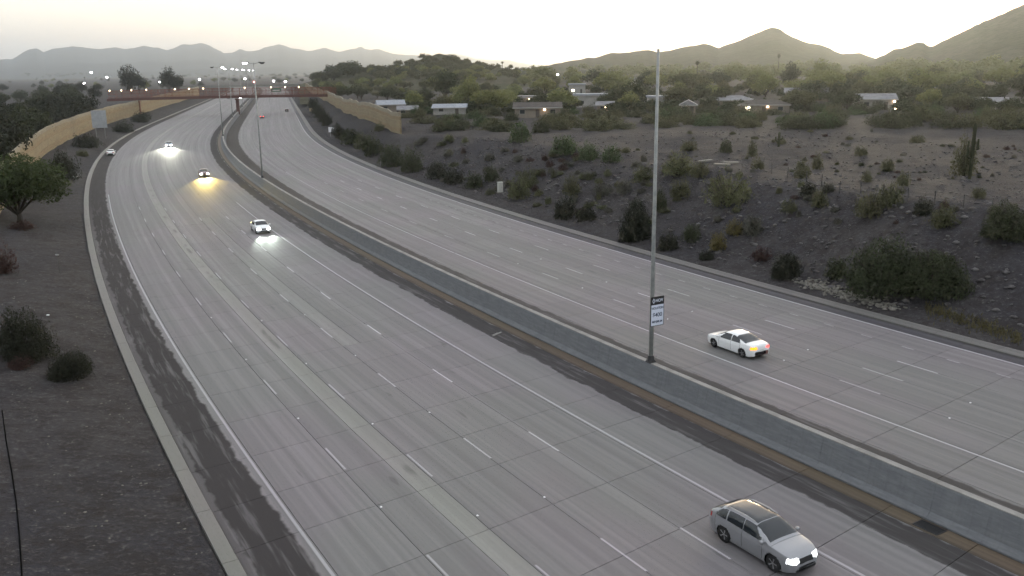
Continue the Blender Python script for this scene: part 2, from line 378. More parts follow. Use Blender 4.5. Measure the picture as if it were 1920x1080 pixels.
def zg(x, y): return float(ground_z(x, y)[0])

# ------------------------------------------------------------------ roads: slabs, gutters, kerbs, lines
def strip_mesh(name, s0, s1, o0, o1, z, th, gap=0.011, skew=0.0, n=1):
    """a slab: top sheet with small chamfer and sides; UV = (offset, metres along)"""
    V = []; U = []; rows = []
    for i in range(n + 1):
        for (dz, ins) in ((-th, gap), (-0.012, gap), (0.0, gap + 0.012)):
            pass
    prof = [(o0 + gap, -th), (o0 + gap, -0.012), (o0 + gap + .012, 0.0), (o1 - gap - .012, 0.0), (o1 - gap, -0.012), (o1 - gap, -th)]
    ends = [(s0 + gap, -th), (s0 + gap, -.012), (s0 + gap + .012, 0.0)]
    st = [(s0 + gap, 1), (s0 + gap + .012, 0)] + [(s0 + (s1 - s0) * i / n, 0) for i in range(1, n)] + [(s1 - gap - .012, 0), (s1 - gap, 1)]
    for (s_, low) in st:
        for (o_, dz) in prof:
            V.append((s_ + skew * o_, o_, z + (min(dz, -.012) if low else dz))); U.append((o_, s_))
    k = len(prof); F = []
    for i in range(len(st) - 1):
        for j in range(k - 1): F.append((i * k + j, i * k + j + 1, (i + 1) * k + j + 1, (i + 1) * k + j))
    # end skirts
    for e in (0, len(st) - 1):
        F.append(tuple(e * k + j for j in range(k)))
    V = np.array(V); W = P(V[:, 0], V[:, 1], V[:, 2])
    return W, F, U
def slab(name, s0, s1, o0, o1, m, parent, z=0.0, th=0.05, gap=0.011, skew=0.125, n=1):
    W, F, U = strip_mesh(name, s0, s1, o0, o1, z, th, gap, skew, n)
    return obj(name, mesh(name, W, F, U), m, parent)
def ribbon(name, sl, prof, m, parent=None, closed=False, smooth=False, uvlen=True):
    """sweep a cross profile [(offset, z)...] along the road"""
    sl = np.asarray(sl, float); k = len(prof); V = []; U = []
    acc = np.concatenate([[0], np.cumsum([math.hypot(prof[i + 1][0] - prof[i][0], prof[i + 1][1] - prof[i][1]) for i in range(k - 1)])])
    for j, (o_, z_) in enumerate(prof): pass
    for s_ in sl:
        for j, (o_, z_) in enumerate(prof): V.append((s_, o_, z_)); U.append((s_, acc[j]) if uvlen else (o_, s_))
    F = [(i * k + j, (i + 1) * k + j, (i + 1) * k + j + 1, i * k + j + 1) for i in range(len(sl) - 1) for j in range(k - 1)]
    if closed: F += [tuple(range(k)), tuple((len(sl) - 1) * k + j for j in range(k))]
    V = np.array(V); o = obj(name, mesh(name, P(V[:, 0], V[:, 1], V[:, 2]), F, U, smooth), m, parent)
    return o
joints = [-44.6]
pat = [4.1, 4.7, 5.2, 5.0]
while joints[-1] < 96: joints.append(joints[-1] + pat[len(joints) % 4])
S_END = 1300.0
far_s = np.concatenate([np.arange(joints[-1], 420, 6.0), np.arange(420, S_END, 30.0)])
def far_strips(name, strips, parent):
    for (o0, o1, m) in strips:
        o = ribbon(name, far_s, [(o0 + .012, 0.0), ((o0 + o1) / 2, 0.0), (o1 - .012, 0.0)], m, parent, uvlen=False); 
        o.data.uv_layers  # keep uv as (offset, s)
def make_road(name, strips, label, lo, hi):
    road = tag(ribbon(name, np.concatenate([np.arange(-60, 300, 5.0), np.arange(300, S_END, 25.0)]), [(lo, -.045), ((lo + hi) / 2, -.045), (hi, -.045)], M['joint']), label, kind='structure')
    for (o0, o1, m) in strips:
        for a, b in zip(joints[:-1], joints[1:]):
            if o0 == -14.08 and a > 30: slab('slab', a, b, o0, -12.7, M['slab_mid'], road); slab('slab', a, b, -12.7, o1, m, road)
            else: slab('slab', a, b, o0, o1, m, road)
    # beyond the joints one can tell apart the strips run on as sheets
    V, F, U, mi, mats = [], [], [], [], []
    for (o0, o1, m) in strips:
        if m not in mats: mats.append(m)
        b0 = len(V)
        for i, s_ in enumerate(far_s):
            for o_ in (o0 + .012, o1 - .012): V.append((s_ + (0.125 * o_ if i == 0 else 0), o_, 0.0)); U.append((o_, s_))
        for i in range(len(far_s) - 1): F.append((b0 + 2 * i, b0 + 2 * i + 1, b0 + 2 * i + 3, b0 + 2 * i + 2)); mi.append(mats.index(m))
    V = np.array(V); me = mesh('far_slabs', P(V[:, 0], V[:, 1], V[:, 2]), F, U)
    for m in mats: me.materials.append(m)
    me.polygons.foreach_set('material_index', mi)
    tag(obj('far_slabs', me, None, road), kind='stuff')
    return road
ms, mn, ml = M['slab_south'], M['slab_north'], M['slab_light']
south = make_road('southbound_road', [(-27.72, -24.62, ms), (-24.62, -21.05, ms), (-21.05, -18.85, ms), (-18.85, -17.68, ml), (-17.68, -14.08, ms), (-14.08, -10.63, ms), (-10.63, -7.3, ms), (-7.3, -3.7, ms), (-3.7, -2.05, ms), (-2.05, -1.08, M['gutter'])],
                  'pale concrete southbound carriageway with slab joints, left of the median barrier', -28.6, -0.9)
north = make_road('northbound_road', [(0.33, 3.75, mn), (3.75, 7.3, mn), (7.3, 10.5, mn), (10.5, 13.68, mn), (13.68, 16.8, mn), (16.8, 19.87, mn), (19.87, 22.9, mn), (22.9, 24.15, M['asphalt'])],
                  'pale concrete northbound carriageway with slab joints, right of the median barrier', 0.1, 25.6)
# kerbs: real segments where one sees their joints, then one run
def kerb(name, o0, o1, h, road, label, cm='curb'):
    k = empty(name); tag(k, label, 'kerb')
    js = np.arange(-40, 118, 4.9)
    for a, b in zip(js[:-1], js[1:]): slab('kerb_segment', a, b, o0, o1, M[cm], k, z=h, th=h + .05, gap=.012, skew=0.0)
    sl = np.concatenate([np.arange(js[-1], 420, 6.0), np.arange(420, S_END, 30.0)])
    o = ribbon('kerb_run', sl, [(o0, 0.0), (o0, h), ((o0 + o1) / 2, h), (o1, h), (o1, -.02)], M[cm], k, uvlen=False)
    return k
kerb('kerb', -28.42, -27.74, 0.13, south, 'pale concrete kerb along the left shoulder of the freeway')
kerb('kerb', 24.17, 25.5, 0.11, north, 'broad pale concrete kerb along the right side of the freeway', 'curb_right')
# painted lines lie 5 mm above the slabs
def line(name, s0, s1, o, wdt, road, z=0.006, step=4.0):
    sl = np.linspace(s0, s1, max(2, int((s1 - s0) / step) + 1))
    return ribbon(name, sl, [(o - wdt / 2, z), (o + wdt / 2, z)], M['paint'], road, uvlen=False)
for o, wd, rd, s1 in ((-24.78, .14, south, 130), (-7.12, .15, south, 110), (7.17, .16, north, 150), (22.72, .2, north, 420)):
    line('edge_line', -50, s1, o, wd, rd)
def dashes(o, first, cyc, ln, rd, n, wd=.11):
    for i in range(n): line('lane_dash', first + i * cyc, first + i * cyc + ln, o, wd, rd)
for o, f0 in ((-20.93, -2.4), (-17.55, -5.4), (-14.05, -5.6 - 12.3 + 0.4), (-10.6, -6.2 - 12.4)):
    dashes(o, f0, 12.42, 3.0, south, 10)
for o, f0 in ((10.5, 2.8 - 24.6), (13.68, 3.6 - 24.6), (16.78, 2.9 - 24.2)):
    dashes(o, f0, 12.3, 3.1, north, 13)
dashes(19.86, 0.3 - 28.5, 3.56, 0.95, north, 36, .10)
bm = MB().box((0, 0, 0.012), (0.09, 0.09, 0.02)); pm = mesh('pavement_marker', bm.v, bm.f)
for o, f0, rd in ((-20.93, -2.4, south), (-17.55, -5.4, south), (-14.05, -5.5, south), (10.5, 2.8, north), (13.68, 3.6, north)):
    for i in range(-1, 4):
        p = P(f0 + 7.8 + i * 12.42, o, 0); obj('pavement_marker', pm, M['white'], rd, loc=p, rz=head(f0))

# ------------------------------------------------------------------ median barrier
HB = 1.6
bar = empty('median_barrier'); tag(bar, 'long grey concrete median barrier with pale cap between the carriageways', 'barrier')
prof = [(-1.06, 0.0), (-1.06, .09), (-.82, .34), (-.58, HB - .07), (-.53, HB - .02), (-.21, HB - .02), (-.16, HB - .07), (.06, .34), (.30, .09), (.30, 0)]
bj = np.arange(-45, 130, 6.1)
for a, b in zip(bj[:-1], bj[1:]):
    ribbon('barrier_section', np.linspace(a + .006, b - .006, 3), prof, M['barrier'], bar, closed=True)
    ribbon('barrier_cap', np.linspace(a + .005, b - .005, 3), [(-.555, HB - .017), (-.555, HB + .02), (-.185, HB + .02), (-.185, HB - .017)], M['barrier_cap'], bar, closed=True)
sl = np.concatenate([np.arange(bj[-1] + .02, 420, 6.0), np.arange(420, S_END, 30.0)])
ribbon('barrier_run', sl, prof, M['barrier'], bar)
ribbon('barrier_cap', sl, [(-.555, HB - .017), (-.555, HB + .02), (-.185, HB + .02), (-.185, HB - .017)], M['barrier_cap'], bar)
# drain inlet in the median gutter
g0 = P(-8.9, -1.55, 0.0); dr = empty('drain_inlet', g0, head(-8.9)); tag(dr, 'black metal storm drain grate in the gutter beside the median barrier', 'drain')
MB().box((0, 0, .004), (.62, 1.15, .014)).build('pit_shade_sheet', M['black'], dr)  # flat black sheet painting in the shade below the grate
fr = MB()
for x_ in (-.33, .33): fr.box((x_, 0, .014), (.05, 1.2, .03))
for y_ in (-.58, .58): fr.box((0, y_, .0145), (.62, .05, .03))
fr.build('frame', M['dark_metal'], dr)
for i in range(6): MB().box((-.25 + .1 * i, 0, .02), (.025, 1.1, .02)).build('grate_bar', M['dark_metal'], dr)

# ------------------------------------------------------------------ light poles on the median
M['lamp_lit'] = mat('lamp_lit', (1, 1, 1), emit=(1.0, 0.97, 1.0), es=14.0)
M['lamp_warm'] = mat('lamp_warm', (1, .9, .8), emit=(1.0, 0.70, 0.42), es=7.0)
M['lamp_red'] = mat('lamp_red', (1, .2, .15), emit=(1.0, 0.22, 0.16), es=7.0)
def light_pole(s, top, lit, label, heads=True):
    p = P(s, -.37, HB + .02); r = empty('light_pole', p, head(s)); tag(r, label, 'light pole')
    h = top - HB - .02
    MB().tube([(0, 0, .05), (0, 0, h * .5), (0, 0, h)], [.145, .115, .08], 12).build('pole', M['steel'], r, smooth=True)
    b = MB().box((0, 0, .03), (.5, .46, .06)); b.tube([(0, 0, .06), (0, 0, .42)], [.23, .2], 12); b.build('base_plate', M['dark_metal'], r)
    for x_, y_ in ((-.19, -.17), (.19, -.17), (-.19, .17), (.19, .17)): MB().tube([(x_, y_, .05), (x_, y_, .15)], .03, 6).build('anchor_bolt', M['dark_metal'], r)
    MB().tube([(0, 0, h), (0, 0, h + .05)], [.1, .06], 12).build('pole_cap', M['steel'], r)
    if heads:
        for sg, on in ((-1, lit[0]), (1, lit[1])):
            MB().tube([(0, 0, h - .12), (sg * .9, 0, h + .1)], [.05, .045], 8).build('bracket_arm', M['steel'], r)
            hd = MB().box((sg * 1.35, 0, h + .12), (1.0, .42, .13)); hd.box((sg * 1.0, 0, h + .2), (.35, .3, .06))
            hd = hd.build('luminaire', M['dark_metal'], r)
            ln = MB()
            ln.tube([(sg * 1.42, 0, h + .057), (sg * 1.42, 0, h - .06), (sg * 1.42, 0, h - .14)], [.42, .36, .12], 12)
            ln.build('lens', M['lamp_lit'] if on else M['black'], hd)
    return r
near_pole = light_pole(11.4, 20.45, (0, 0), 'nearest tall grey pole on the median barrier, carrying the HOV violation sign', heads=False)
light_pole(127, 21.0, (1, 0), 'twin arm light pole on the median, second nearest, lit on its left side')
light_pole(243, 21.0, (0, 1), 'twin arm light pole on the median, third nearest, lit on its right side')
light_pole(358, 21.0, (1, 1), 'twin arm light pole on the median just before the red footbridge')
light_pole(480, 21.0, (1, 1), 'twin arm light pole on the median just behind the red footbridge')
light_pole(600, 21.0, (1, 1), 'second twin arm light pole on the median beyond the red footbridge')
light_pole(720, 21.0, (1, 1), 'farthest twin arm light pole on the median beyond the red footbridge')
# sign on the near pole
def text(body, size, m, parent, x, z, name='lettering', y=-.03, sx=1.0):
    c = bpy.data.curves.new(name, 'FONT'); c.body = body; c.size = size; c.align_x = 'CENTER'; c.align_y = 'CENTER'; c.extrude = .002; c.offset = .006
    t = bpy.data.objects.new(name, c); C.objects.link(t); bpy.context.view_layer.update()
    me = bpy.data.meshes.new_from_object(t.evaluated_get(bpy.context.evaluated_depsgraph_get())); bpy.data.objects.remove(t)
    o = bpy.data.objects.new(name, me); C.objects.link(o); me.materials.clear(); me.materials.append(m); o.parent = parent
    o.location = (x, y, z); o.rotation_euler = (math.pi / 2, 0, 0); o.scale = (sx, 1, 1); return o
sp = P(11.4, -.12, 3.98); sg = empty('traffic_sign', tuple(sp), head(12.2)); sg.location.x += .1; sg.location.y -= .17
tag(sg, 'white and black HOV violation 400 dollar minimum sign on the nearest pole', 'sign')
SW, SH = 1.02, 1.86
MB().box((0, 0, SH / 2), (SW, .02, SH)).build('panel', M['black'], sg)
MB().box((0, -.013, .69), (SW - .07, .008, 1.31)).build('white_field', M['sign_white'], sg)
for z_ in (.4, 1.4): MB().box((-.1, .06, z_), (.45, .1, .06)).build('bracket', M['steel'], sg)
dm = MB(); q = [(-.30, 1.78), (-.19, 1.605), (-.30, 1.43), (-.41, 1.605)]; q2 = [(-.30, 1.70), (-.24, 1.605), (-.30, 1.51), (-.36, 1.605)]
dm.add([(a, -.017, b) for a, b in q] + [(a, -.017, b) for a, b in q2], [(i, (i + 1) % 4, 4 + (i + 1) % 4, 4 + i) for i in range(4)]); dm.build('diamond_symbol', M['sign_white'], sg)
text('HOV', .27, M['sign_white'], sg, .13, 1.605, y=-.016)
text('VIOLATION', .2, M['sign_blue'], sg, 0, 1.13, y=-.021, sx=.86)
text('$400', .36, M['sign_blue'], sg, 0, .70, y=-.021)
text('MINIMUM', .2, M['sign_blue'], sg, 0, .27, y=-.021, sx=.92)

# ------------------------------------------------------------------ noise walls
def noise_wall(name, o, s0, s1, hfun, base_fun, label, courses=7):
    r = empty(name); tag(r, label, 'noise wall')
    sl = np.arange(s0, s1 + .1, 5.0)
    for k in range(courses):
        m = M['noise_wall'] if k % 3 != 1 else M['noise_wall_stripe']
        if k == courses - 1: m = M['noise_wall_grey']
        pr = 0.03 if k % 2 else 0.0
        V = []; F = []
        for s_ in sl:
            b, h = base_fun(s_), hfun(s_)
            z0, z1 = b - .4 + (h + .4) * k / courses, b - .4 + (h + .4) * (k + 1) / courses - .03
            for (oo, z_) in ((o - .16 - pr, z0), (o - .16 - pr, z1), (o + .16 + pr, z1), (o + .16 + pr, z0)): V.append((s_, oo, z_))
        n = len(sl)
        for i in range(n - 1):
            for j in range(4): F.append((i * 4 + j, (i + 1) * 4 + j, (i + 1) * 4 + (j + 1) % 4, i * 4 + (j + 1) % 4))
        F += [(0, 1, 2, 3), tuple(n * 4 - 4 + j for j in range(4))]
        V = np.array(V); W = np.concatenate([P(V[:, 0], V[:, 1])[:, :2], V[:, 2:3]], 1)
        obj('wall_course', mesh('wall_course', W, F), m, r)
    return r
def base_at(o):
    cache = {}
    def f(s_):
        p = P(s_, o); return zg(p[0], p[1])
    return f
WL, WR = -38.6, 36.6
noise_wall('noise_wall', WL, 95, 760, lambda s_: 5.6 + .5 * math.floor(max(0, s_ - 150) / 60) * .35, base_at(WL), 'long curved tan noise wall with stripes along the left side of the freeway')
noise_wall('noise_wall', WR, 176, 760, lambda s_: 5.0 - .0 * s_, base_at(WR), 'curved tan noise wall with stripes right of the northbound lanes', 6)

# ------------------------------------------------------------------ red footbridge
M['bridge_red'] = mat_noise('bridge_red', (0.16, 0.055, 0.038), (0.12, 0.042, 0.03), 1.5, 0.6)
M['bridge_dark'] = mat_noise('bridge_dark', (0.10, 0.045, 0.04), (0.075, 0.035, 0.032), 1.5, 0.6)
M['pier'] = mat_noise('pier', (0.25, 0.13, 0.095), (0.2, 0.105, 0.08), 0.6)
sb = 416.0; bc = P(sb, 0, 0); fb = empty('footbridge', bc, head(sb)); tag(fb, 'red steel footbridge with lamps and two piers spanning the freeway', 'footbridge')
X0, X1 = -57.0, 44.0; ZD = 7.8
def bz(x): return ZD + 0.9 * (1 - ((x + 5) / 60) ** 2) * .5
xs = np.linspace(X0, X1, 28)
def beam(name, y0, y1, dz0, dz1, m):
    V = []; F = []
    for x_ in xs:
        for (y_, z_) in ((y0, dz0), (y0, dz1), (y1, dz1), (y1, dz0)): V.append((x_, y_, bz(x_) + z_))
    for i in range(len(xs) - 1):
        for j in range(4): F.append((i * 4 + j, (i + 1) * 4 + j, (i + 1) * 4 + (j + 1) % 4, i * 4 + (j + 1) % 4))
    F += [(0, 1, 2, 3), tuple(len(xs) * 4 - 4 + j for j in range(4))]
    return obj(name, mesh(name, V, F), m, fb)
beam('girder', -2.0, -1.6, -.35, .85, M['bridge_dark']); beam('girder', 1.6, 2.0, -.35, .85, M['bridge_dark'])
beam('deck', -1.59, 1.59, .25, .5, M['pier'])
for y_ in (-1.9, 1.9):
    beam('top_rail', y_ - .06, y_ + .06, 4.1, 4.25, M['bridge_red']); beam('mid_rail', y_ - .04, y_ + .04, 2.7, 2.78, M['bridge_red']); beam('low_rail', y_ - .04, y_ + .04, 1.25, 1.31, M['bridge_red'])
    for i, x_ in enumerate(np.arange(X0 + 1, X1, 3.0)):
        MB().box((x_, y_, bz(x_) + 2.5), (.14, .14, 3.3)).build('rail_post', M['bridge_red'], fb)
        pn = MB()
        for q in range(9): pn.box((x_ + .3 + q * .3, y_, bz(x_) + 2.5), (.06, .03, 3.2))
        pn.build('baluster_panel', M['bridge_red'], fb)
for x_, y0 in ((-44.0, 0), (-0.3, 0)):
    w_ = Vector(P(sb, x_ / 1.14, 0)); zb_ = zg(w_.x, w_.y) if x_ < -30 else 0.0
    m_ = MB().box((x_, 0, (bz(x_) - .6 + zb_ - .3) / 2), (1.5, 1.6, bz(x_) - .6 - zb_ + .3)); m_.box((x_, 0, bz(x_) - .9), (2.0, 4.2, .6)); m_.build('pier', M['pier'] if x_ < -30 else M['bridge_dark'], fb)
for i, x_ in enumerate([-55.5, -50.5, -46.2, -39.8, -27.5, -21.3, -15, 3.5, 15.5, 22, 28.3]):
    lp = MB().tube([(x_, -1.4, bz(x_) + .5), (x_, -1.4, bz(x_) + 4.0)], .06, 6).build('lamp_post', M['dark_metal'], fb)
    MB().tube([(x_, -1.4, bz(x_) + 4.0), (x_, -1.4, bz(x_) + 4.3), (x_, -1.4, bz(x_) + 4.55)], [.15, .25, .1], 8).build('lamp_globe', M['lamp_warm'], lp)

# ------------------------------------------------------------------ plants
def leaf_quads(centers, nrm, size, aspect=1.0):
    n = len(centers); up = rng.normal(size=(n, 3)); t = np.cross(nrm, up); t /= np.linalg.norm(t, axis=1)[:, None] + 1e-9
    b = np.cross(nrm, t); b /= np.linalg.norm(b, axis=1)[:, None] + 1e-9
    sz = size * rng.uniform(.6, 1.3, n)[:, None]
    V = np.stack([centers - t * sz * aspect - b * sz * .35, centers + t * sz * aspect - b * sz * .5, centers + t * sz * aspect * .8 + b * sz * .45, centers - t * sz * aspect * .8 + b * sz * .5], 1)
    return V.reshape(-1, 3), np.arange(4 * n).reshape(n, 4)
def lobes_cloud(lobes, per, size, flat=.75, aspect=1.0, shell=.55):
    Cs, N = [], []
    for (c, r) in lobes:
        k = max(8, int(per * (r / max(q[1] for q in lobes)) ** 2))
        d = rng.normal(size=(k, 3)); d /= np.linalg.norm(d, axis=1)[:, None]
        rad = r * (shell + (1 - shell) * rng.random(k) ** .6) * rng.uniform(.75, 1.12, k)
        Cs.append(np.array(c) + d * rad[:, None] * np.array([1, 1, flat])); nn = d + rng.normal(size=(k, 3)) * .7 + np.array([0, 0, .35]); N.append(nn / np.linalg.norm(nn, axis=1)[:, None])
    return leaf_quads(np.concatenate(Cs), np.concatenate(N), size, aspect)
from mathutils import noise as mn
def clump_cloud(n, c, rad, leaf, seed, dome=False, inner=.35, gap=.0, freq=3.2, aspect=1.1, rough=.35):
    """leaf faces filling a lumpy blob: uneven outline, gaps between clumps"""
    d = rng.normal(size=(n * 2, 3)); d /= np.linalg.norm(d, axis=1)[:, None]
    if dome: d[:, 2] = np.abs(d[:, 2])
    o = Vector((seed * 7.3, seed * 3.1, seed * 1.7)); lum = np.array([mn.fractal(Vector(q) * 1.9 + o, 1.0, 2.0, 3) for q in d])
    R_ = (1 + rough * lum) * (inner + (1 - inner) * rng.random(len(d)) ** .55)
    p = d * R_[:, None]
    g = np.array([mn.noise(Vector(q) * freq + o) for q in p]); keep = g > gap - .25
    p, d = p[keep][:n], d[keep][:n]
    nn = d + rng.normal(size=p.shape) * .8 + np.array([0, 0, .4]); nn /= np.linalg.norm(nn, axis=1)[:, None]
    return np.array(c) + p * np.array(rad), nn
def cloud_mesh(name, parts, leaf, aspect=1.1):
    c = np.concatenate([q[0] for q in parts]); n_ = np.concatenate([q[1] for q in parts])
    return leaf_quads(c, n_, leaf, aspect)
def proto_tree(seed, n, leaf, nl=5, wide=.48, low=.12, trunk=True):
    """unit-height tree: (crown mesh, trunk mesh)"""
    global rng
    rng = np.random.default_rng(seed); parts = []; tips = []
    for i in range(nl):
        a = 2 * math.pi * (i + rng.uniform(-.3, .3)) / nl; q = rng.uniform(.35, .62) * wide
        z = low + (1 - low) * rng.uniform(.32, .62); rz_ = rng.uniform(.2, .34) * (1 - low) ; rx = rng.uniform(.42, .6) * wide
        c = (q * math.cos(a), q * math.sin(a), z); tips.append(c); parts.append(clump_cloud(n // (nl + 1), c, (rx, rx, rz_), leaf, seed + i, gap=.12))
    c = (rng.uniform(-.05, .05), rng.uniform(-.05, .05), .70); tips.append(c); parts.append(clump_cloud(n // (nl + 1), c, (wide * .62, wide * .62, .29), leaf, seed + 50, gap=.12))
    V, F = cloud_mesh('crown', parts, leaf)
    t = MB(); t.tube([(0, 0, -.05), (.015, 0, low * .6), (.0, .015, low + .1), (0, 0, .7)], [.034, .027, .021, .006], 7)
    for c in tips: t.tube([(0, 0, low * .8 + .02), (c[0] * .5, c[1] * .5, low + (c[2] - low) * .5), (c[0] * 1.1, c[1] * 1.1, c[2] + .08)], [.017, .012, .003], 5)
    return mesh('crown', V, F), mesh('trunk', t.v, t.f)
def proto_shrub(seed, n, leaf, nl=4, wispy=False, compact=False):
    """unit shrub: radius 1, height 1"""
    global rng
    rng = np.random.default_rng(seed); parts = [clump_cloud(n // 2, (0, 0, .02), (.8, .8, .88), leaf, seed, dome=True, gap=.0 if not wispy else .15, rough=.22 if compact else .5, inner=.25 if wispy else .5)]
    tips = []
    for i in range(nl):
        a = 2 * math.pi * (i + rng.uniform(-.3, .3)) / nl; q = rng.uniform(.3, .6); c = (q * math.cos(a), q * math.sin(a), rng.uniform(.0, .2))
        parts.append(clump_cloud(n // (2 * nl), c, (.45, .45, rng.uniform(.4, .75)), leaf, seed + 9 + i, dome=True, gap=.05 if not wispy else .2, rough=.25 if compact else .6))
    V, F = cloud_mesh('foliage', parts, leaf, 1.1 if not wispy else 1.9)
    t = MB()
    for i in range(14 if not wispy else 30):
        a = rng.uniform(0, 6.28); e = rng.uniform(.35, 1.4); l_ = rng.uniform(.75, 1.05); d = Vector((math.cos(a) * math.cos(e), math.sin(a) * math.cos(e), math.sin(e))) * l_
        t.tube([(0, 0, -.05), tuple(d * .5 + Vector((0, 0, .04))), tuple(d)], [.018, .012, .003], 4, cap=False)
    return mesh('foliage', V, F), mesh('stems', t.v, t.f)
TREE = [proto_tree(11 + i, 2600, .026, nl=n, wide=w_, low=l_) for i, (n, w_, l_) in enumerate([(5, .50, .10), (6, .46, .06), (5, .60, .14), (7, .52, .05), (5, .42, .08)])]
SHRUB = [proto_shrub(31 + i, 2600, .036, nl=n) for i, n in enumerate((4, 5, 3))] + [proto_shrub(41 + i, 2400, .026, nl=4, wispy=True) for i in range(3)]
BIGSHRUB = [proto_shrub(51 + i, 13000, .018, nl=6, compact=True) for i in range(2)]
def one_mesh(name, a, b):
    """crown and trunk as one mesh with two materials, for trees too far to show their parts"""
    va = np.zeros(len(a.vertices) * 3, np.float32); a.vertices.foreach_get('co', va); vb = np.zeros(len(b.vertices) * 3, np.float32); b.vertices.foreach_get('co', vb)
    F = [tuple(p.vertices) for p in a.polygons]; n = len(a.vertices); G = [tuple(i + n for i in p.vertices) for p in b.polygons]
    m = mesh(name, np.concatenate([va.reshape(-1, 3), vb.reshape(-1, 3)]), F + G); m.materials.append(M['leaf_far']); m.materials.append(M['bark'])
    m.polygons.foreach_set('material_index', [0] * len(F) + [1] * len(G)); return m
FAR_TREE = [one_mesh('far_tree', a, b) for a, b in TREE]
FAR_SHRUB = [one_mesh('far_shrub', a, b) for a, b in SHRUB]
def px_m(loc): return (Vector((0, 0, CAM_H)) - Vector(loc)).length / FPX      # metres for one photograph pixel there
def shrub(u, v, wp, hp, leaf, label, group=None, k=None, name='bush', cat='bush', big=False):
    h = hit(u, v)
    if h is None: return
    loc, d = h; q = d / FPX
    k = k if k is not None else random.randrange(3)
    fo, st = (BIGSHRUB if big else SHRUB)[k % 2 if big else k]
    r = empty(name, (loc.x, loc.y, loc.z - .06), random.uniform(0, 6.28)); tag(r, label, cat, group)
    sx, sz = wp * q / 2 / .95, hp * q / .92
    for nm, me, mm in (('foliage', fo, M['leaf_' + leaf]), ('stems', st, M['bark'])):
        o = obj(nm, me, mm, r); o.scale = (sx, sx * random.uniform(.85, 1.1), sz)
    return r
def tree(loc, h, wscale, leaf, label, group=None, k=None, parts=True, name='tree'):
    k = random.randrange(len(TREE)) if k is None else k
    rz = random.uniform(0, 6.28)
    if parts:
        r = empty(name, loc, rz); tag(r, label, 'tree', group)
        for nm, me, mm in (('crown', TREE[k][0], M['leaf_' + leaf]), ('trunk', TREE[k][1], M['bark'])):
            o = obj(nm, me, mm, r); o.scale = (h * wscale, h * wscale, h)
        return r
    o = obj(name, FAR_TREE[k]); o.location = loc; o.rotation_euler = (0, 0, rz); o.scale = (h * wscale, h * wscale, h)
    o.material_slots[0].link = 'OBJECT'; o.material_slots[0].material = M['leaf_' + leaf]
    return tag(o, label, 'tree', group)
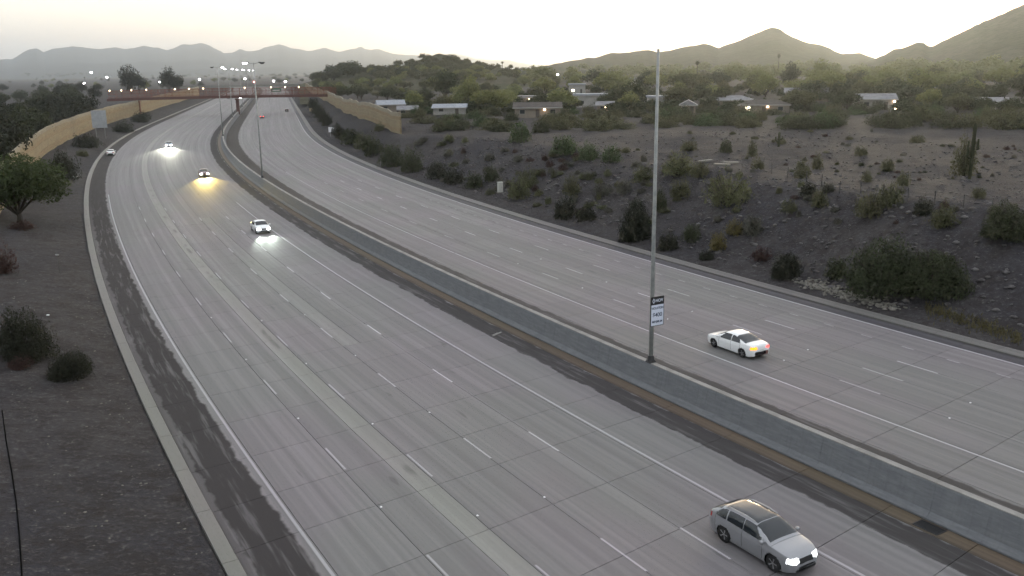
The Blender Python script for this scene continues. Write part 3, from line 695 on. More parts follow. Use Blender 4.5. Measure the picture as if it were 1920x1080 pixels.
# --- bushes of the right slope and the flat above it: (u, v of the foot, width, height in photograph pixels, leaf, label, kind of shrub)
BUSH = [
 (1655, 546, 150, 98, 'deep', 'largest dark green bush, spreading just above the pale stones beside the road', 'B'),
 (1745, 552, 130, 88, 'deep', 'dark sprawling bush adjoining the largest bush on its right', 'B'),
 (1472, 521, 62, 54, 'dark', 'round dark bush standing left of the pale roadside stones', 'B'),
 (1192, 448, 66, 80, 'dark', 'tall dark bush just left of the nearest light pole', 'B'),
 (1176, 452, 40, 34, 'dark', 'low dark bush at the foot of the tall bush left of the nearest pole', 0),
 (1252, 468, 46, 36, 'dark', 'low dark bush just right of the nearest light pole, by the kerb', 1),
 (1238, 395, 30, 40, 'deep', 'narrow dark bush half hidden behind the nearest light pole', 2),
 (1362, 384, 92, 66, 'pale', 'broad pale green bush on the slope, biggest right of the nearest pole', 3),
 (1272, 328, 84, 44, 'pale', 'wide pale green bush at the crest just right of the nearest pole', 4),
 (1312, 332, 40, 34, 'olive', 'small olive bush beside the wide pale bush at the crest', 3),
 (1277, 370, 48, 36, 'olive', 'olive bush on the slope between the nearest pole and the biggest pale bush', 5),
 (1058, 288, 58, 36, 'green', 'bright green rounded bush on the crest, leftmost of three in a row', 0),
 (1103, 300, 46, 32, 'green', 'bright green rounded bush on the crest, middle of three in a row', 1),
 (1146, 304, 44, 30, 'green', 'bright green rounded bush on the crest, rightmost of three in a row', 2),
 (976, 266, 48, 40, 'green', 'round green bush alone on the crest above the utility cabinet', 0),
 (972, 373, 46, 46, 'pale', 'yellowish green bush right beside the white utility cabinet', 4),
 (990, 352, 40, 40, 'olive', 'olive bush behind the yellowish bush near the utility cabinet', 3),
 (820, 334, 50, 32, 'dark', 'dark bush at the slope foot, leftmost of the row before the utility cabinet', 0),
 (852, 344, 48, 30, 'dark', 'dark bush at the slope foot, second in the row before the utility cabinet', 1),
 (889, 352, 44, 28, 'deep', 'dark bush at the slope foot, nearest to the left of the utility cabinet', 2),
 (920, 340, 34, 34, 'deep', 'upright dark bush behind and left of the utility cabinet', 3),
 (735, 312, 52, 44, 'deep', 'dark olive bush at the slope foot midway between noise wall and utility cabinet', 0),
 (772, 322, 52, 44, 'deep', 'dark olive bush right of another at the slope foot, below the scrubby bank', 1),
 (700, 292, 48, 38, 'deep', 'dark olive bush below the end of the right noise wall', 2),
 (658, 270, 46, 30, 'deep', 'dark bush under the right noise wall, just right of the small white sign', 0),
 (682, 280, 38, 30, 'olive', 'olive bush under the right noise wall, second right of the small sign', 4),
 (712, 246, 24, 16, 'olive', 'small bush against the face of the right noise wall near its end', 1),
 (1058, 410, 50, 44, 'dark', 'dark bush at the slope foot left of the nearest pole', 1),
 (1100, 414, 46, 28, 'dark', 'low dark bush at the slope foot close left of the nearest pole', 2),
 (1072, 366, 42, 40, 'olive', 'olive bush halfway up the slope above the dark kerbside bushes', 4),
 (1130, 366, 44, 28, 'grey', 'grey green bush halfway up the slope left of the nearest pole', 3),
 (1168, 362, 38, 26, 'grey', 'grey green bush halfway up the slope close to the nearest pole', 5),
 (1205, 342, 50, 34, 'olive', 'olive bush high on the slope touching the nearest pole in view', 4),
 (1297, 452, 40, 36, 'deep', 'green bush by the kerb, second right of the nearest pole', 0),
 (1346, 468, 42, 38, 'yellow', 'yellowish green bush by the kerb, third right of the nearest pole', 3),
 (1324, 486, 34, 18, 'dark', 'low dark bush in front of the yellowish kerbside bush', 1),
 (1378, 440, 34, 30, 'yellow', 'yellow flowering bush on the lower slope below the biggest pale bush', 4),
 (1410, 440, 46, 44, 'grey', 'grey green bush on the lower slope right of the yellow one', 3),
 (1425, 488, 44, 26, 'dead', 'dry brown bush by the kerb left of the round dark bush', 5),
 (1568, 520, 44, 40, 'deep', 'dark bush between the round dark bush and the largest bush', 0),
 (1503, 334, 36, 36, 'olive', 'upright olive bush on the flat just beyond the wire fence, left part', 3),
 (1532, 318, 22, 30, 'olive', 'slender olive bush on the flat behind the upright olive bush', 4),
 (1614, 292, 28, 18, 'olive', 'small olive bush far out on the bare flat', 5),
 (1664, 321, 27, 25, 'olive', 'small bush on the flat with bare ground all round it', 3),
 (1625, 341, 22, 22, 'olive', 'little bush on the flat just beyond the fence, centre part', 4),
 (1692, 348, 28, 26, 'olive', 'little bush on the flat touching the fence line, right of centre', 5),
 (1630, 407, 54, 52, 'olive', 'large olive bush on the slope edge just before the wire fence', 3),
 (1667, 387, 52, 44, 'olive', 'large olive bush at the fence, right of another large one', 4),
 (1764, 426, 46, 42, 'olive', 'yellowish olive bush on the slope right of the two large fence bushes', 5),
 (1730, 402, 38, 30, 'dark', 'dark low bush at the fence left of the yellowish olive bush', 1),
 (1885, 446, 90, 62, 'deep', 'wide dark olive bush at the right edge on top of the slope', 'B'),
 (1834, 371, 24, 22, 'olive', 'small olive bush on the flat near the right edge below the saguaro', 3),
 (1536, 388, 40, 32, 'olive', 'olive bush on the slope edge left of the two large fence bushes', 4),
 (1480, 398, 34, 24, 'olive', 'small olive bush on the slope edge right of the biggest pale bush', 5),
 (1514, 368, 38, 28, 'dark', 'dark bush on the fence line, leftmost part', 0),
 (1551, 361, 26, 18, 'dark', 'small dark bush on the fence line beside a leaning post', 2),
 (1360, 286, 26, 26, 'deep', 'dark green bush on the flat behind the pale concrete slabs', 0),
 (1292, 282, 36, 22, 'olive', 'olive bush on the flat far behind the crest bushes', 3),
 (1410, 294, 22, 32, 'olive', 'tall narrow olive bush on the flat right of the concrete slabs', 4),
 (1422, 318, 28, 22, 'olive', 'small olive bush on the flat in front of the tall narrow one', 5),
 (1464, 270, 20, 14, 'olive', 'small faint bush at the far side of the flat, centre right', 3),
 (1806, 330, 44, 70, 'olive', 'tall thin palo verde bush beside the saguaro on the right flat', 4),
 (1720, 268, 34, 16, 'olive', 'low pale bush at the far side of the flat left of the saguaro', 3),
 (162, 276, 52, 24, 'dark', 'dark bush against the left noise wall, nearest of three', 0),
 (232, 248, 42, 20, 'dark', 'dark bush against the left noise wall, middle of three', 1),
 (264, 229, 40, 18, 'dark', 'dark bush against the left noise wall, farthest of three', 2),
 (120, 336, 50, 50, 'dark', 'dark bush right behind the big tree at the left edge', 0),
 (155, 293, 22, 12, 'olive', 'tiny bush between the left noise wall and the parked white car', 1),
 (48, 672, 98, 90, 'dark', 'bigger dark rounded bush of the two at the lower left', 'B'),
 (132, 706, 84, 52, 'dark', 'smaller dark dome shaped bush of the two at the lower left', 'B'),
 (36, 690, 46, 22, 'dead', 'dry reddish brush under the bigger dark bush at lower left', 5),
 (8, 512, 42, 44, 'dead', 'dry reddish brown bush cut off by the left edge below the big tree', 5),
 (42, 430, 46, 16, 'dead', 'low dry brush around the foot of the big left tree', 4),
]
for (u, v, wp, hp, lf, lb, k) in BUSH:
    shrub(u, v, wp, hp, lf, lb, big=(k == 'B'), k=(random.randrange(2) if k == 'B' else k))
# row of dark shrubs that hides the foot of the right noise wall
for i, (u, v) in enumerate([(588, 205), (594, 213), (600, 221), (607, 229), (614, 236), (632, 254), (640, 260)]):
    shrub(u, v, 24, 22, 'dark', 'dark shrub in the row hiding the foot of the right noise wall', 'shrubs along the foot of the right noise wall', k=i % 3)
# small scrub on the slope and the scrub belt in front of the houses
n = 0
while n < 110:
    u = random.uniform(780, 1900) if n % 2 else random.uniform(770, 1220); v = random.uniform(262, 420)
    h = hit(u, v)
    if h is None: continue
    s_, o_ = so_of(h[0].x, h[0].y)
    if not (28.5 < o_[0] < 50): continue
    shrub(u, v, random.uniform(12, 26), random.uniform(8, 16), random.choice(['grey', 'olive', 'grey', 'pale', 'dead']), 'small tuft of dry scrub on the rubble slope right of the freeway', 'small scrub on the right slope', k=3 + n % 3, name='scrub_tuft', cat='shrub'); n += 1
n = 0
n = 0
while n < 60:
    u = random.uniform(1150, 1915); v = random.uniform(246, 345); h = hit(u, v)
    if h is None or so_of(h[0].x, h[0].y)[1][0] < 47: continue
    shrub(u, v, random.uniform(7, 16), random.uniform(4, 8), random.choice(['grey', 'olive', 'grey', 'dead', 'deep']), 'small tuft of low scrub on the bare flat beyond the wire fence', 'small scrub on the bare flat', k=3 + n % 3, name='scrub_tuft', cat='shrub'); n += 1
n = 0
SCRUB = []
while n < 160:
    u = random.uniform(745, 1930); v = random.uniform(206, 250) if u < 1150 else random.uniform(202, 242)
    h = hit(u, v)
    if h is None: continue
    q = h[1] / FPX; k = random.randrange(6); me = FAR_SHRUB[k]
    o = obj('shrub', me); o.location = h[0] - Vector((0, 0, .1)); o.rotation_euler = (0, 0, random.uniform(0, 6.28))
    SCRUB.append((o, u, h[1], 'x')); w_ = random.uniform(2.2, 5.0); o.scale = (w_, w_, random.uniform(2.0, 3.8))
    o.material_slots[0].link = 'OBJECT'; o.material_slots[0].material = M['leaf_' + random.choice(['olive', 'deep', 'deep', 'olive', 'green'])]
    tag(o, 'shrub in the thick scrub belt between the bare flat and the houses', 'shrub', 'scrub belt before the houses'); n += 1
# --- trees
h = hit(36, 418)[0]
TREE_BIG = proto_tree(77, 17000, .0135, nl=9, wide=.60, low=.14)
r = empty('tree', (h.x, h.y, h.z - .1), .4); tag(r, 'big spreading green tree with a dark trunk at the left edge before the noise wall', 'tree')
for nm, me, mm in (('crown', TREE_BIG[0], M['leaf_tree']), ('trunk', TREE_BIG[1], M['bark'])):
    o = obj(nm, me, mm, r); o.scale = (11.5, 11.5, 9.2)
FAR_LOW = [proto_tree(91 + i, 560, .06, nl=5, wide=.55, low=.05)[0] for i in range(4)]
def wood(nn, ub, vb, hb, leaf, label):
    """a far wood that reads as one mass: one object of many small crowns"""
    Vs = []; c = 0; n0 = 0; Fs = []
    vv = []
    for me in FAR_LOW:
        a = np.zeros(len(me.vertices) * 3, np.float32); me.vertices.foreach_get('co', a); vv.append(a.reshape(-1, 3))
    while c < nn:
        u_ = random.uniform(*ub); h = hit(u_, random.uniform(*vb))
        if h is None: continue
        s_, o_ = so_of(h[0].x, h[0].y)
        if s_[0] < 1300 and -45 < o_[0] < 42: continue
        V = vv[c % 4]; a = random.uniform(0, 6.28); H_ = random.uniform(*hb) * (.5 if (680 < u_ < 1000 and hb[1] > 9) else 1); w_ = H_ * random.uniform(1.0, 1.7)
        Q = np.stack([(V[:, 0] * math.cos(a) - V[:, 1] * math.sin(a)) * w_, (V[:, 0] * math.sin(a) + V[:, 1] * math.cos(a)) * w_, V[:, 2] * H_], 1) + np.array(h[0])
        Vs.append(Q); Fs.append(np.arange(len(V)).reshape(-1, 4) + n0); n0 += len(V); c += 1
    return tag(obj('far_wood', mesh('far_wood', np.concatenate(Vs), np.concatenate(Fs)), mat_leaf('leaf_wood_' + leaf, LEAF[leaf], .0)), label, kind='stuff')
def grove(nn, ub, vb, hb, leafs, label, group, wide=(.8, 1.15), parts=False, omin=None, omax=None, kk=None):
    c = 0; t = 0; out = []
    while c < nn and t < nn * 60:
        t += 1; u = random.uniform(*ub); v = random.uniform(*vb) if not callable(vb) else vb(u)
        h = hit(u, v)
        if h is None: continue
        s_, o_ = so_of(h[0].x, h[0].y)
        if omax is not None and o_[0] > omax: continue
        if omin is not None and o_[0] < omin: continue
        if s_[0] < 900 and -40 < o_[0] < 38.5: continue
        lf_ = random.choice(leafs); out.append((tree((h[0].x, h[0].y, h[0].z - .1), random.uniform(*hb) * (.6 if (v < 188 and 700 < u < 980) else 1), random.uniform(*wide), lf_, label, group, parts=parts, k=kk), u, h[1], lf_)); c += 1
    return out
for i in range(40):
    s_ = 100 + i * 6.2 + random.uniform(-3, 3); o_ = random.uniform(-58, -42.5); p_ = P(s_, o_)
    tree((p_[0], p_[1], zg(p_[0], p_[1]) - .1), random.uniform(8.5, 12.5), random.uniform(.95, 1.25), random.choice(['dark', 'deep', 'dark']), 'dark leafy tree crowding behind the left noise wall', 'trees behind the left noise wall', parts=False)
grove(34, (-70, 225), lambda u: random.uniform(160, 192) + max(0, 170 - u) * random.uniform(.0, .5), (8, 12), ['dark', 'deep', 'dark'], 'dark leafy tree crowding behind the left noise wall', 'trees behind the left noise wall', omax=-42, wide=(1.0, 1.4))
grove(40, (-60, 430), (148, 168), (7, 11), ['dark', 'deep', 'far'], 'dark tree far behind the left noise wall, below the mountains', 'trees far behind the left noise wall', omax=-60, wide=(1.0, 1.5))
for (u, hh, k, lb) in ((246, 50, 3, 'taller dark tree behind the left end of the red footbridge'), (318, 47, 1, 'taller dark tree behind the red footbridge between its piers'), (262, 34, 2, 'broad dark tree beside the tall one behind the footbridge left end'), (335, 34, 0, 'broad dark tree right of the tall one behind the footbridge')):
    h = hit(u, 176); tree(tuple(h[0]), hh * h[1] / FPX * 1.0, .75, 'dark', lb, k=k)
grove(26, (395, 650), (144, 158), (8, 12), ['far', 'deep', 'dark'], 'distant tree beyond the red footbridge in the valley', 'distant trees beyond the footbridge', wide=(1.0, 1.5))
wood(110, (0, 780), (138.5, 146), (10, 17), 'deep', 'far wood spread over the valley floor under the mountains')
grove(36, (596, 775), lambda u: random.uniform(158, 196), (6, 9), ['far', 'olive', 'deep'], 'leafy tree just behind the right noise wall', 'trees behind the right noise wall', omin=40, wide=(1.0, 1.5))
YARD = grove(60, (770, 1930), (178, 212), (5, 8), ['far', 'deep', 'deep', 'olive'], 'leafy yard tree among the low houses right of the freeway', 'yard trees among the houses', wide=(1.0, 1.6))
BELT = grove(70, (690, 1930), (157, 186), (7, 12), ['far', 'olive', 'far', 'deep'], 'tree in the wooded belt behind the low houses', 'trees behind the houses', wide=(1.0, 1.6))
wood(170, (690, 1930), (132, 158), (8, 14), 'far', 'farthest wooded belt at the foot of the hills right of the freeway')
for u, v, hh, lb in ((1190, 196, 46, 'big round tree left of the nearest pole, rising over the white roofed house'), (1480, 166, 48, 'big tree rising below the left flank of the pointed peak'), (1540, 165, 52, 'biggest tree below the right flank of the pointed peak'), (880, 200, 60, 'big dense tree right beside the long pale blue white roof'), (835, 192, 62, 'big dense tree rising behind the long pale blue white roof'), (1210, 172, 42, 'big tree farther back just left of the nearest pole'), (1420, 170, 44, 'big dark tree standing behind the dark hip roofed house')):
    h = hit(u, v); tree(tuple(h[0]), hh * h[1] / FPX, .85, random.choice(['far', 'deep']), lb)
wood(190, (760, 1930), (168, 214), (2.6, 4.6), 'deep', 'low dense undergrowth between the yard trees and houses')
wood(170, (690, 1010), (112, 152), (4.5, 7.5), 'olive', 'scrubby low trees covering the small rounded hill')
# palms
def proto_palm():
    t = MB(); t.tube([(0, 0, -.05), (.01, 0, .5), (0, .01, .93)], [.022, .017, .014], 7)
    f = MB()
    for i in range(34):
        a = random.uniform(0, 6.28); e = random.uniform(-.9, 1.1); d = Vector((math.cos(a), math.sin(a), 0)); sd_ = Vector((-math.sin(a), math.cos(a), 0)); p = Vector((0, 0, .93)); pts = []
        for k in range(5):
            pts.append(p.copy()); p = p + (d * math.cos(e) + Vector((0, 0, math.sin(e)))) * .036; e -= .34
        V = []
        for k, q in enumerate(pts):
            w_ = .026 * math.sin(math.pi * (k + .6) / 5.4); V += [q - sd_ * w_ - Vector((0, 0, w_ * .4)), q, q + sd_ * w_ - Vector((0, 0, w_ * .4))]
        f.add(V, [(k * 3 + j, k * 3 + j + 1, k * 3 + j + 4, k * 3 + j + 3) for k in range(4) for j in range(2)])
    return mesh('fronds', f.v, f.f), mesh('trunk', t.v, t.f)
PALM = proto_palm()
for u, v, hp, lb in ((942, 140, 24, 'thin fan palm standing on the saddle right of the small hill'), (959, 140, 16, 'shorter fan palm right of the thin one on the saddle'), (612, 146, 16, 'fan palm left of the small hill, leftmost of three'), (640, 146, 15, 'fan palm left of the small hill, middle of three'), (652, 146, 16, 'fan palm left of the small hill, rightmost of three'), (1306, 160, 44, 'tall fan palm above the trees right of the nearest pole'), (1458, 150, 46, 'tall fan palm below the pointed peak'), (160, 160, 14, 'small fan palm left of the footbridge under the mountains')):
    h = hit(u, v); H_ = hp * h[1] / FPX
    r = empty('palm_tree', tuple(h[0])); tag(r, lb, 'palm tree')
    for nm, me, mm in (('fronds', PALM[0], M['leaf_deep']), ('trunk', PALM[1], M['bark'])):
        o = obj(nm, me, mm, r); o.scale = (min(H_, 11) * 1.2, min(H_, 11) * 1.2, H_)
# saguaro
def saguaro(u, v, hp, label):
    h = hit(u, v); H_ = hp * h[1] / FPX; r = empty('saguaro_cactus', tuple(h[0])); tag(r, label, 'cactus')
    def col(pts, rad):
        n = 22; b = MB(); V = []; F = []
        for i, (p, q) in enumerate(zip(pts, rad)):
            for k in range(n): a = 2 * math.pi * k / n; rr_ = q * (1 + (.14 if k % 2 else -.1)); V.append((p[0] + rr_ * math.cos(a), p[1] + rr_ * math.sin(a), p[2]))
        for i in range(len(pts) - 1):
            for k in range(n): F.append((i * n + k, i * n + (k + 1) % n, (i + 1) * n + (k + 1) % n, (i + 1) * n + k))
        F.append(tuple((len(pts) - 1) * n + k for k in range(n))); return b.add(V, F)
    col([(0, 0, -.1), (0, 0, H_ * .4), (0, 0, H_ * .9), (0, 0, H_ * .97), (0, 0, H_)], [.15, .19, .17, .12, .04]).build('column', M['leaf_deep'], r)
    for sg_, z0, l_ in ((-1, .38, .3), (1, .5, .22)):
        MB().tube([(0, 0, H_ * z0), (sg_ * .35, 0, H_ * z0 + .02), (sg_ * .55, 0, H_ * z0 + .2), (sg_ * .55, 0, H_ * (z0 + l_))], [.12, .14, .15, .1], 10).build('arm', M['leaf_deep'], r)
saguaro(1818, 336, 92, 'tall saguaro cactus standing on the bare flat near the right edge')
saguaro(1460, 275, 26, 'short saguaro cactus at the far side of the flat')

# ------------------------------------------------------------------ rocks
def rock_mesh(name, pts, sizes, sq=.6):
    base = np.array([(1, 0, 0), (-1, 0, 0), (0, 1, 0), (0, -1, 0), (0, 0, 1), (0, 0, -1), (.6, .6, .5), (-.6, .6, .5), (-.6, -.6, .5), (.6, -.6, .5)], float)
    fc = np.array([(4, 6, 7), (4, 7, 8), (4, 8, 9), (4, 9, 6), (0, 2, 6), (2, 1, 7), (1, 3, 8), (3, 0, 9), (6, 2, 7), (7, 1, 8), (8, 3, 9), (9, 0, 6), (0, 5, 2), (2, 5, 1), (1, 5, 3), (3, 5, 0)])
    V, F = [], []
    for i, (p, s_) in enumerate(zip(pts, sizes)):
        a = rng.uniform(0, 6.28); ca, sa = math.cos(a), math.sin(a); b = base * rng.uniform(.65, 1.25, base.shape) * np.array([1, rng.uniform(.6, 1), sq]) * s_
        V.append(np.stack([b[:, 0] * ca - b[:, 1] * sa, b[:, 0] * sa + b[:, 1] * ca, b[:, 2]], 1) + p); F.append(fc + 10 * i)
    return mesh(name, np.concatenate(V), np.concatenate(F))
def scatter(nn, sr, orr, sz, name, m, label, cat=None, wt=None):
    s_ = rng.uniform(*sr, nn); o_ = rng.uniform(*orr, nn); p = P(s_, o_); z = ground_z(p[:, 0], p[:, 1]); p[:, 2] = z
    q = sz[0] + (sz[1] - sz[0]) * rng.random(nn) ** 4
    o = obj(name, rock_mesh(name, p, q), m); return tag(o, label, kind='stuff')
rng = np.random.default_rng(5)
scatter(5200, (-12, 150), (28.2, 46), (.05, .42), 'rubble', M['rubble'], 'dark rock rubble strewn over the right cut slope')
scatter(5200, (-10, 120), (45, 100), (.05, .36), 'rubble', M['rubble'], 'loose stones scattered over the bare flat beyond the fence')
scatter(1500, (-4, 60), (-46, -28.8), (.012, .095), 'pebbles', M['stone'], 'pebbles and litter on the dirt left of the kerb')
p0, p1 = hit(1500, 534)[0], hit(1672, 577)[0]
nn = 330; t = rng.random(nn); q = rng.normal(size=(nn, 2)) * .55
pp = np.stack([p0.x + (p1.x - p0.x) * t + q[:, 0] + .35 * (1 - t), p0.y + (p1.y - p0.y) * t + q[:, 1] + .9 * (1 - t), 0 * t], 1); pp[:, 2] = ground_z(pp[:, 0], pp[:, 1]) + .04
tag(obj('riprap_stones', rock_mesh('riprap_stones', pp, rng.uniform(.1, .27, nn)), M['stone']), 'band of pale riprap stones beside the right kerb', kind='stuff')
# tufts of straw grass by the kerb at the right
gq = []; gf = []
for i in range(520):
    u = random.uniform(1735, 1915); b_ = 560 + (u - 1735) * .33; h = hit(u, b_ + random.gauss(18, 7))
    if h is None: continue
    c0 = h[0]
    for j in range(5):
        a = random.uniform(0, 6.28); l_ = random.uniform(.15, .42); d = Vector((math.cos(a) * .5, math.sin(a) * .5, 1)) * l_; sd_ = Vector((-math.sin(a), math.cos(a), 0)) * .02
        n_ = len(gq); gq += [c0 - sd_, c0 + sd_, c0 + d]; gf.append((n_, n_ + 1, n_ + 2))
tag(obj('dry_grass', mesh('dry_grass', [tuple(v_) for v_ in gq], gf), M['leaf_straw']), 'tufts of dry yellowish grass beside the right kerb near the edge', kind='stuff')

# ------------------------------------------------------------------ cars
def pch(x, xs_, ys_):
    """smooth-ish interpolation"""
    xs_ = np.array(xs_, float); ys_ = np.array(ys_, float); d = np.diff(ys_) / np.diff(xs_); m_ = np.zeros(len(xs_)); m_[0] = d[0]; m_[-1] = d[-1]
    for i in range(1, len(xs_) - 1): m_[i] = 0 if d[i - 1] * d[i] <= 0 else 2 * d[i - 1] * d[i] / (d[i - 1] + d[i])
    i = np.clip(np.searchsorted(xs_, x) - 1, 0, len(xs_) - 2); h = xs_[i + 1] - xs_[i]; t = (x - xs_[i]) / h
    return (2 * t ** 3 - 3 * t ** 2 + 1) * ys_[i] + (t ** 3 - 2 * t ** 2 + t) * h * m_[i] + (-2 * t ** 3 + 3 * t ** 2) * ys_[i + 1] + (t ** 3 - t ** 2) * h * m_[i + 1]
M['car_glass'] = mat('car_glass', (0.012, 0.016, 0.02), 0.08, 0.6)
M['tyre'] = mat('tyre', (0.016, 0.016, 0.017), 0.85, 0.2)
M['rim'] = mat('rim', (0.30, 0.30, 0.31), 0.35, 0.5, 0.7)
M['trim'] = mat('trim', (0.015, 0.015, 0.016), 0.55, 0.3)
def paint_mat(name, c, rough=.28, metal=0.0):
    m = mat(name, c, rough, .5, metal); m.node_tree.nodes['Principled BSDF'].inputs['Coat Weight'].default_value = .5; return m
PAINT = {'silver': paint_mat('paint_silver', (.27, .275, .29), .3, .5), 'white': paint_mat('paint_white', (.72, .73, .73)), 'maroon': paint_mat('paint_maroon', (.10, .02, .02)), 'navy': paint_mat('paint_navy', (.05, .06, .12)), 'black': paint_mat('paint_black', (.014, .014, .014)), 'grey': paint_mat('paint_grey', (.12, .12, .125))}
M['head_on'] = mat('head_on', (1, 1, 1), emit=(.93, .95, 1.0), es=16.0)
M['head_near'] = mat('head_near', (1, 1, 1), emit=(.93, .97, 1.0), es=2.2)
M['head_off'] = mat('head_off', (.55, .57, .6), .12, .6)
M['tail_off'] = mat('tail_off', (.25, .012, .012), .2, .5)
M['tail_on'] = mat('tail_on', (.8, .05, .05), emit=(1.0, .06, .05), es=1.5)
M['turn_on'] = mat('turn_on', (.7, .2, .02), emit=(1.0, .24, .01), es=1.1)
M['plate'] = mat('plate', (.55, .55, .52), .5)
SHAPES = {
 'sedan': dict(L=4.75, W=.91, top=[(-2.375, .60), (-2.34, .92), (-2.22, 1.04), (-1.75, 1.09), (-1.55, 1.12), (-1.2, 1.24), (-.8, 1.375), (-.4, 1.44), (.0, 1.45), (.3, 1.425), (.55, 1.35), (.9, 1.18), (1.22, 1.01), (1.35, .985), (1.9, .89), (2.2, .78), (2.33, .66), (2.375, .5)],
      belt=[(-2.375, .58), (-2.3, .86), (-2.0, .97), (-1.2, .97), (.3, .93), (1.2, .91), (1.9, .83), (2.25, .68), (2.375, .48)], ws=(.42, 1.18), rw=(-1.62, -.72), sw=[(-1.2, -.33), (-.27, .82)], roof_w=.70, wx=(-1.38, 1.42), wr=.325, tail=(.74, .92)),
 'crossover': dict(L=4.66, W=.93, top=[(-2.33, .60), (-2.31, .98), (-2.24, 1.14), (-2.02, 1.30), (-1.75, 1.44), (-1.35, 1.545), (-.6, 1.60), (.05, 1.59), (.4, 1.53), (.75, 1.38), (1.15, 1.15), (1.28, 1.10), (1.85, 1.0), (2.15, .88), (2.29, .72), (2.33, .52)],
      belt=[(-2.33, .58), (-2.28, .95), (-2.0, 1.08), (-1.2, 1.08), (.3, 1.03), (1.2, 1.01), (1.85, .93), (2.2, .76), (2.33, .5)], ws=(.33, 1.13), rw=(-2.22, -1.62), sw=[(-1.85, -1.22), (-1.16, -.3), (-.24, .78)], roof_w=.74, wx=(-1.32, 1.38), wr=.36, tail=(.86, 1.05)),
}
def car_meshes(kind):
    q = SHAPES[kind]; N, Mm = 130, 46; L = q['L'] / 2
    x = np.concatenate([-L + .5 * (1 - np.cos(np.linspace(0, math.pi, 14)))[:7] * .30, np.linspace(-L + .16, L - .16, N), L - (.5 * (1 - np.cos(np.linspace(0, math.pi, 14)))[:7] * .30)[::-1]])
    x = np.unique(np.round(x, 4)); N = len(x)
    zt = pch(x, *zip(*q['top'])); zb = np.minimum(pch(x, *zip(*q['belt'])), zt - .015)
    Wd = q['W']; ww = pch(x, [-L, -L + .06, -L + .3, -L + .8, -.6, .8, L - .75, L - .25, L - .05, L], [Wd * .70, Wd * .84, Wd * .945, Wd, Wd, Wd, Wd * .98, Wd * .86, Wd * .68, Wd * .5])
    zs = .20 + .10 * fade((np.abs(x) - (L - .45)) / .45)
    rows = []
    for i in range(N):
        # lower side: sill to belt, then superellipse over the top
        t = np.linspace(0, 1, 14); z = zs[i] + (zb[i] - zs[i]) * t; y = ww[i] * (.93 + .07 * np.sin(np.clip(t * 1.25, 0, 1) * math.pi * .5) - .045 * fade((t - .72) / .28))
        hgt = zt[i] - zb[i]; gh = fade((hgt - .08) / .25); nexp = 2.2 + 2.4 * gh
        f = np.linspace(0, math.pi / 2, 18)[1:]
        yy = np.cos(f) ** (2 / nexp); zz = np.sin(f) ** (2 / nexp)
        y2 = y[-1] * yy * (1 - gh * (1 - q['roof_w'] / (Wd * .955)) * zz); z2 = zb[i] + hgt * zz
        rows.append(np.stack([np.full(31, x[i]), np.concatenate([y, y2]), np.concatenate([z, z2])], 1))
    Rr = np.array(rows); k = Rr.shape[1]
    full = np.concatenate([Rr, (Rr * np.array([1, -1, 1]))[:, ::-1][:, 1:]], 1); K = full.shape[1]
    V = full.reshape(-1, 3); I = np.arange(N * K).reshape(N, K)
    F = np.stack([I[:-1, :-1], I[1:, :-1], I[1:, 1:], I[:-1, 1:]], -1).reshape(-1, 4)
    F = np.concatenate([F, np.stack([I[:-1, -1], I[1:, -1], I[1:, 0], I[:-1, 0]], -1)])     # floor
    F = F[:, ::-1]
    A_, B_, C_, D_ = V[F[:, 0]], V[F[:, 1]], V[F[:, 2]], V[F[:, 3]]; ce = (A_ + B_ + C_ + D_) / 4
    nr_ = np.cross(C_ - A_, D_ - B_); nr_ /= np.linalg.norm(nr_, axis=1)[:, None] + 1e-9
    zbf = np.interp(ce[:, 0], x, zb); ztf = np.interp(ce[:, 0], x, zt); wf = np.interp(ce[:, 0], x, ww)
    fl = ce[:, 2] < .25
    rel = (ce[:, 2] - zbf) / np.maximum(ztf - zbf, 1e-3); green = (ztf - zbf) > .07
    side = np.abs(nr_[:, 1]) > .62; cx_ = ce[:, 0]
    cls = np.zeros(len(F), int)      # 0 body, 1 windshield, 2 rear window, 3+ side windows, 20 head, 21 tail, 22 grille, 30 drop
    w0, w1 = q['ws']; r0, r1 = q['rw']
    topy = np.abs(ce[:, 1]) < wf * .84 * (1 - .14 * np.clip((ce[:, 2] - zbf) / .5, 0, 1))
    cls[green & (cx_ > w0) & (cx_ < w1) & topy & (rel > .10) & ~side] = 1
    cls[green & (cx_ > r0) & (cx_ < r1) & topy & (rel > .12) & ~side] = 2
    for j, (a, b) in enumerate(q['sw']):
        hgt = np.clip((ce[:, 2] - zbf) / .5, 0, 1)
        lo = a + (.40 * hgt if j == 0 else 0); hi = b - (.52 * hgt if j == len(q['sw']) - 1 else 0)
        cls[side & (cx_ > lo) & (cx_ < hi) & (ce[:, 2] > zbf + .035) & (ce[:, 2] < ztf - .085)] = 3 + j
    if kind == 'crossover': cls[(cls == 0) & (nr_[:, 2] > .75) & (cx_ > -1.45) & (cx_ < w0 - .05) & (np.abs(ce[:, 1]) < .60) & green] = 19
    for wx in q['wx']:
        cls[(np.hypot(cx_ - wx, ce[:, 2] - q['wr']) < q['wr'] + .055) & (np.abs(ce[:, 1]) > .55) & (ce[:, 2] < zbf)] = 30
    hz = np.interp(L - .25, x, zb)
    cls[(cls == 0) & (cx_ > L - .34) & (np.abs(ce[:, 1]) > .40) & (ce[:, 2] > hz - .20) & (ce[:, 2] < hz + .0)] = 20
    cls[(cls == 0) & (cx_ > L - .2) & (np.abs(ce[:, 1]) < .38) & (ce[:, 2] > hz - .20) & (ce[:, 2] < hz - .03)] = 22
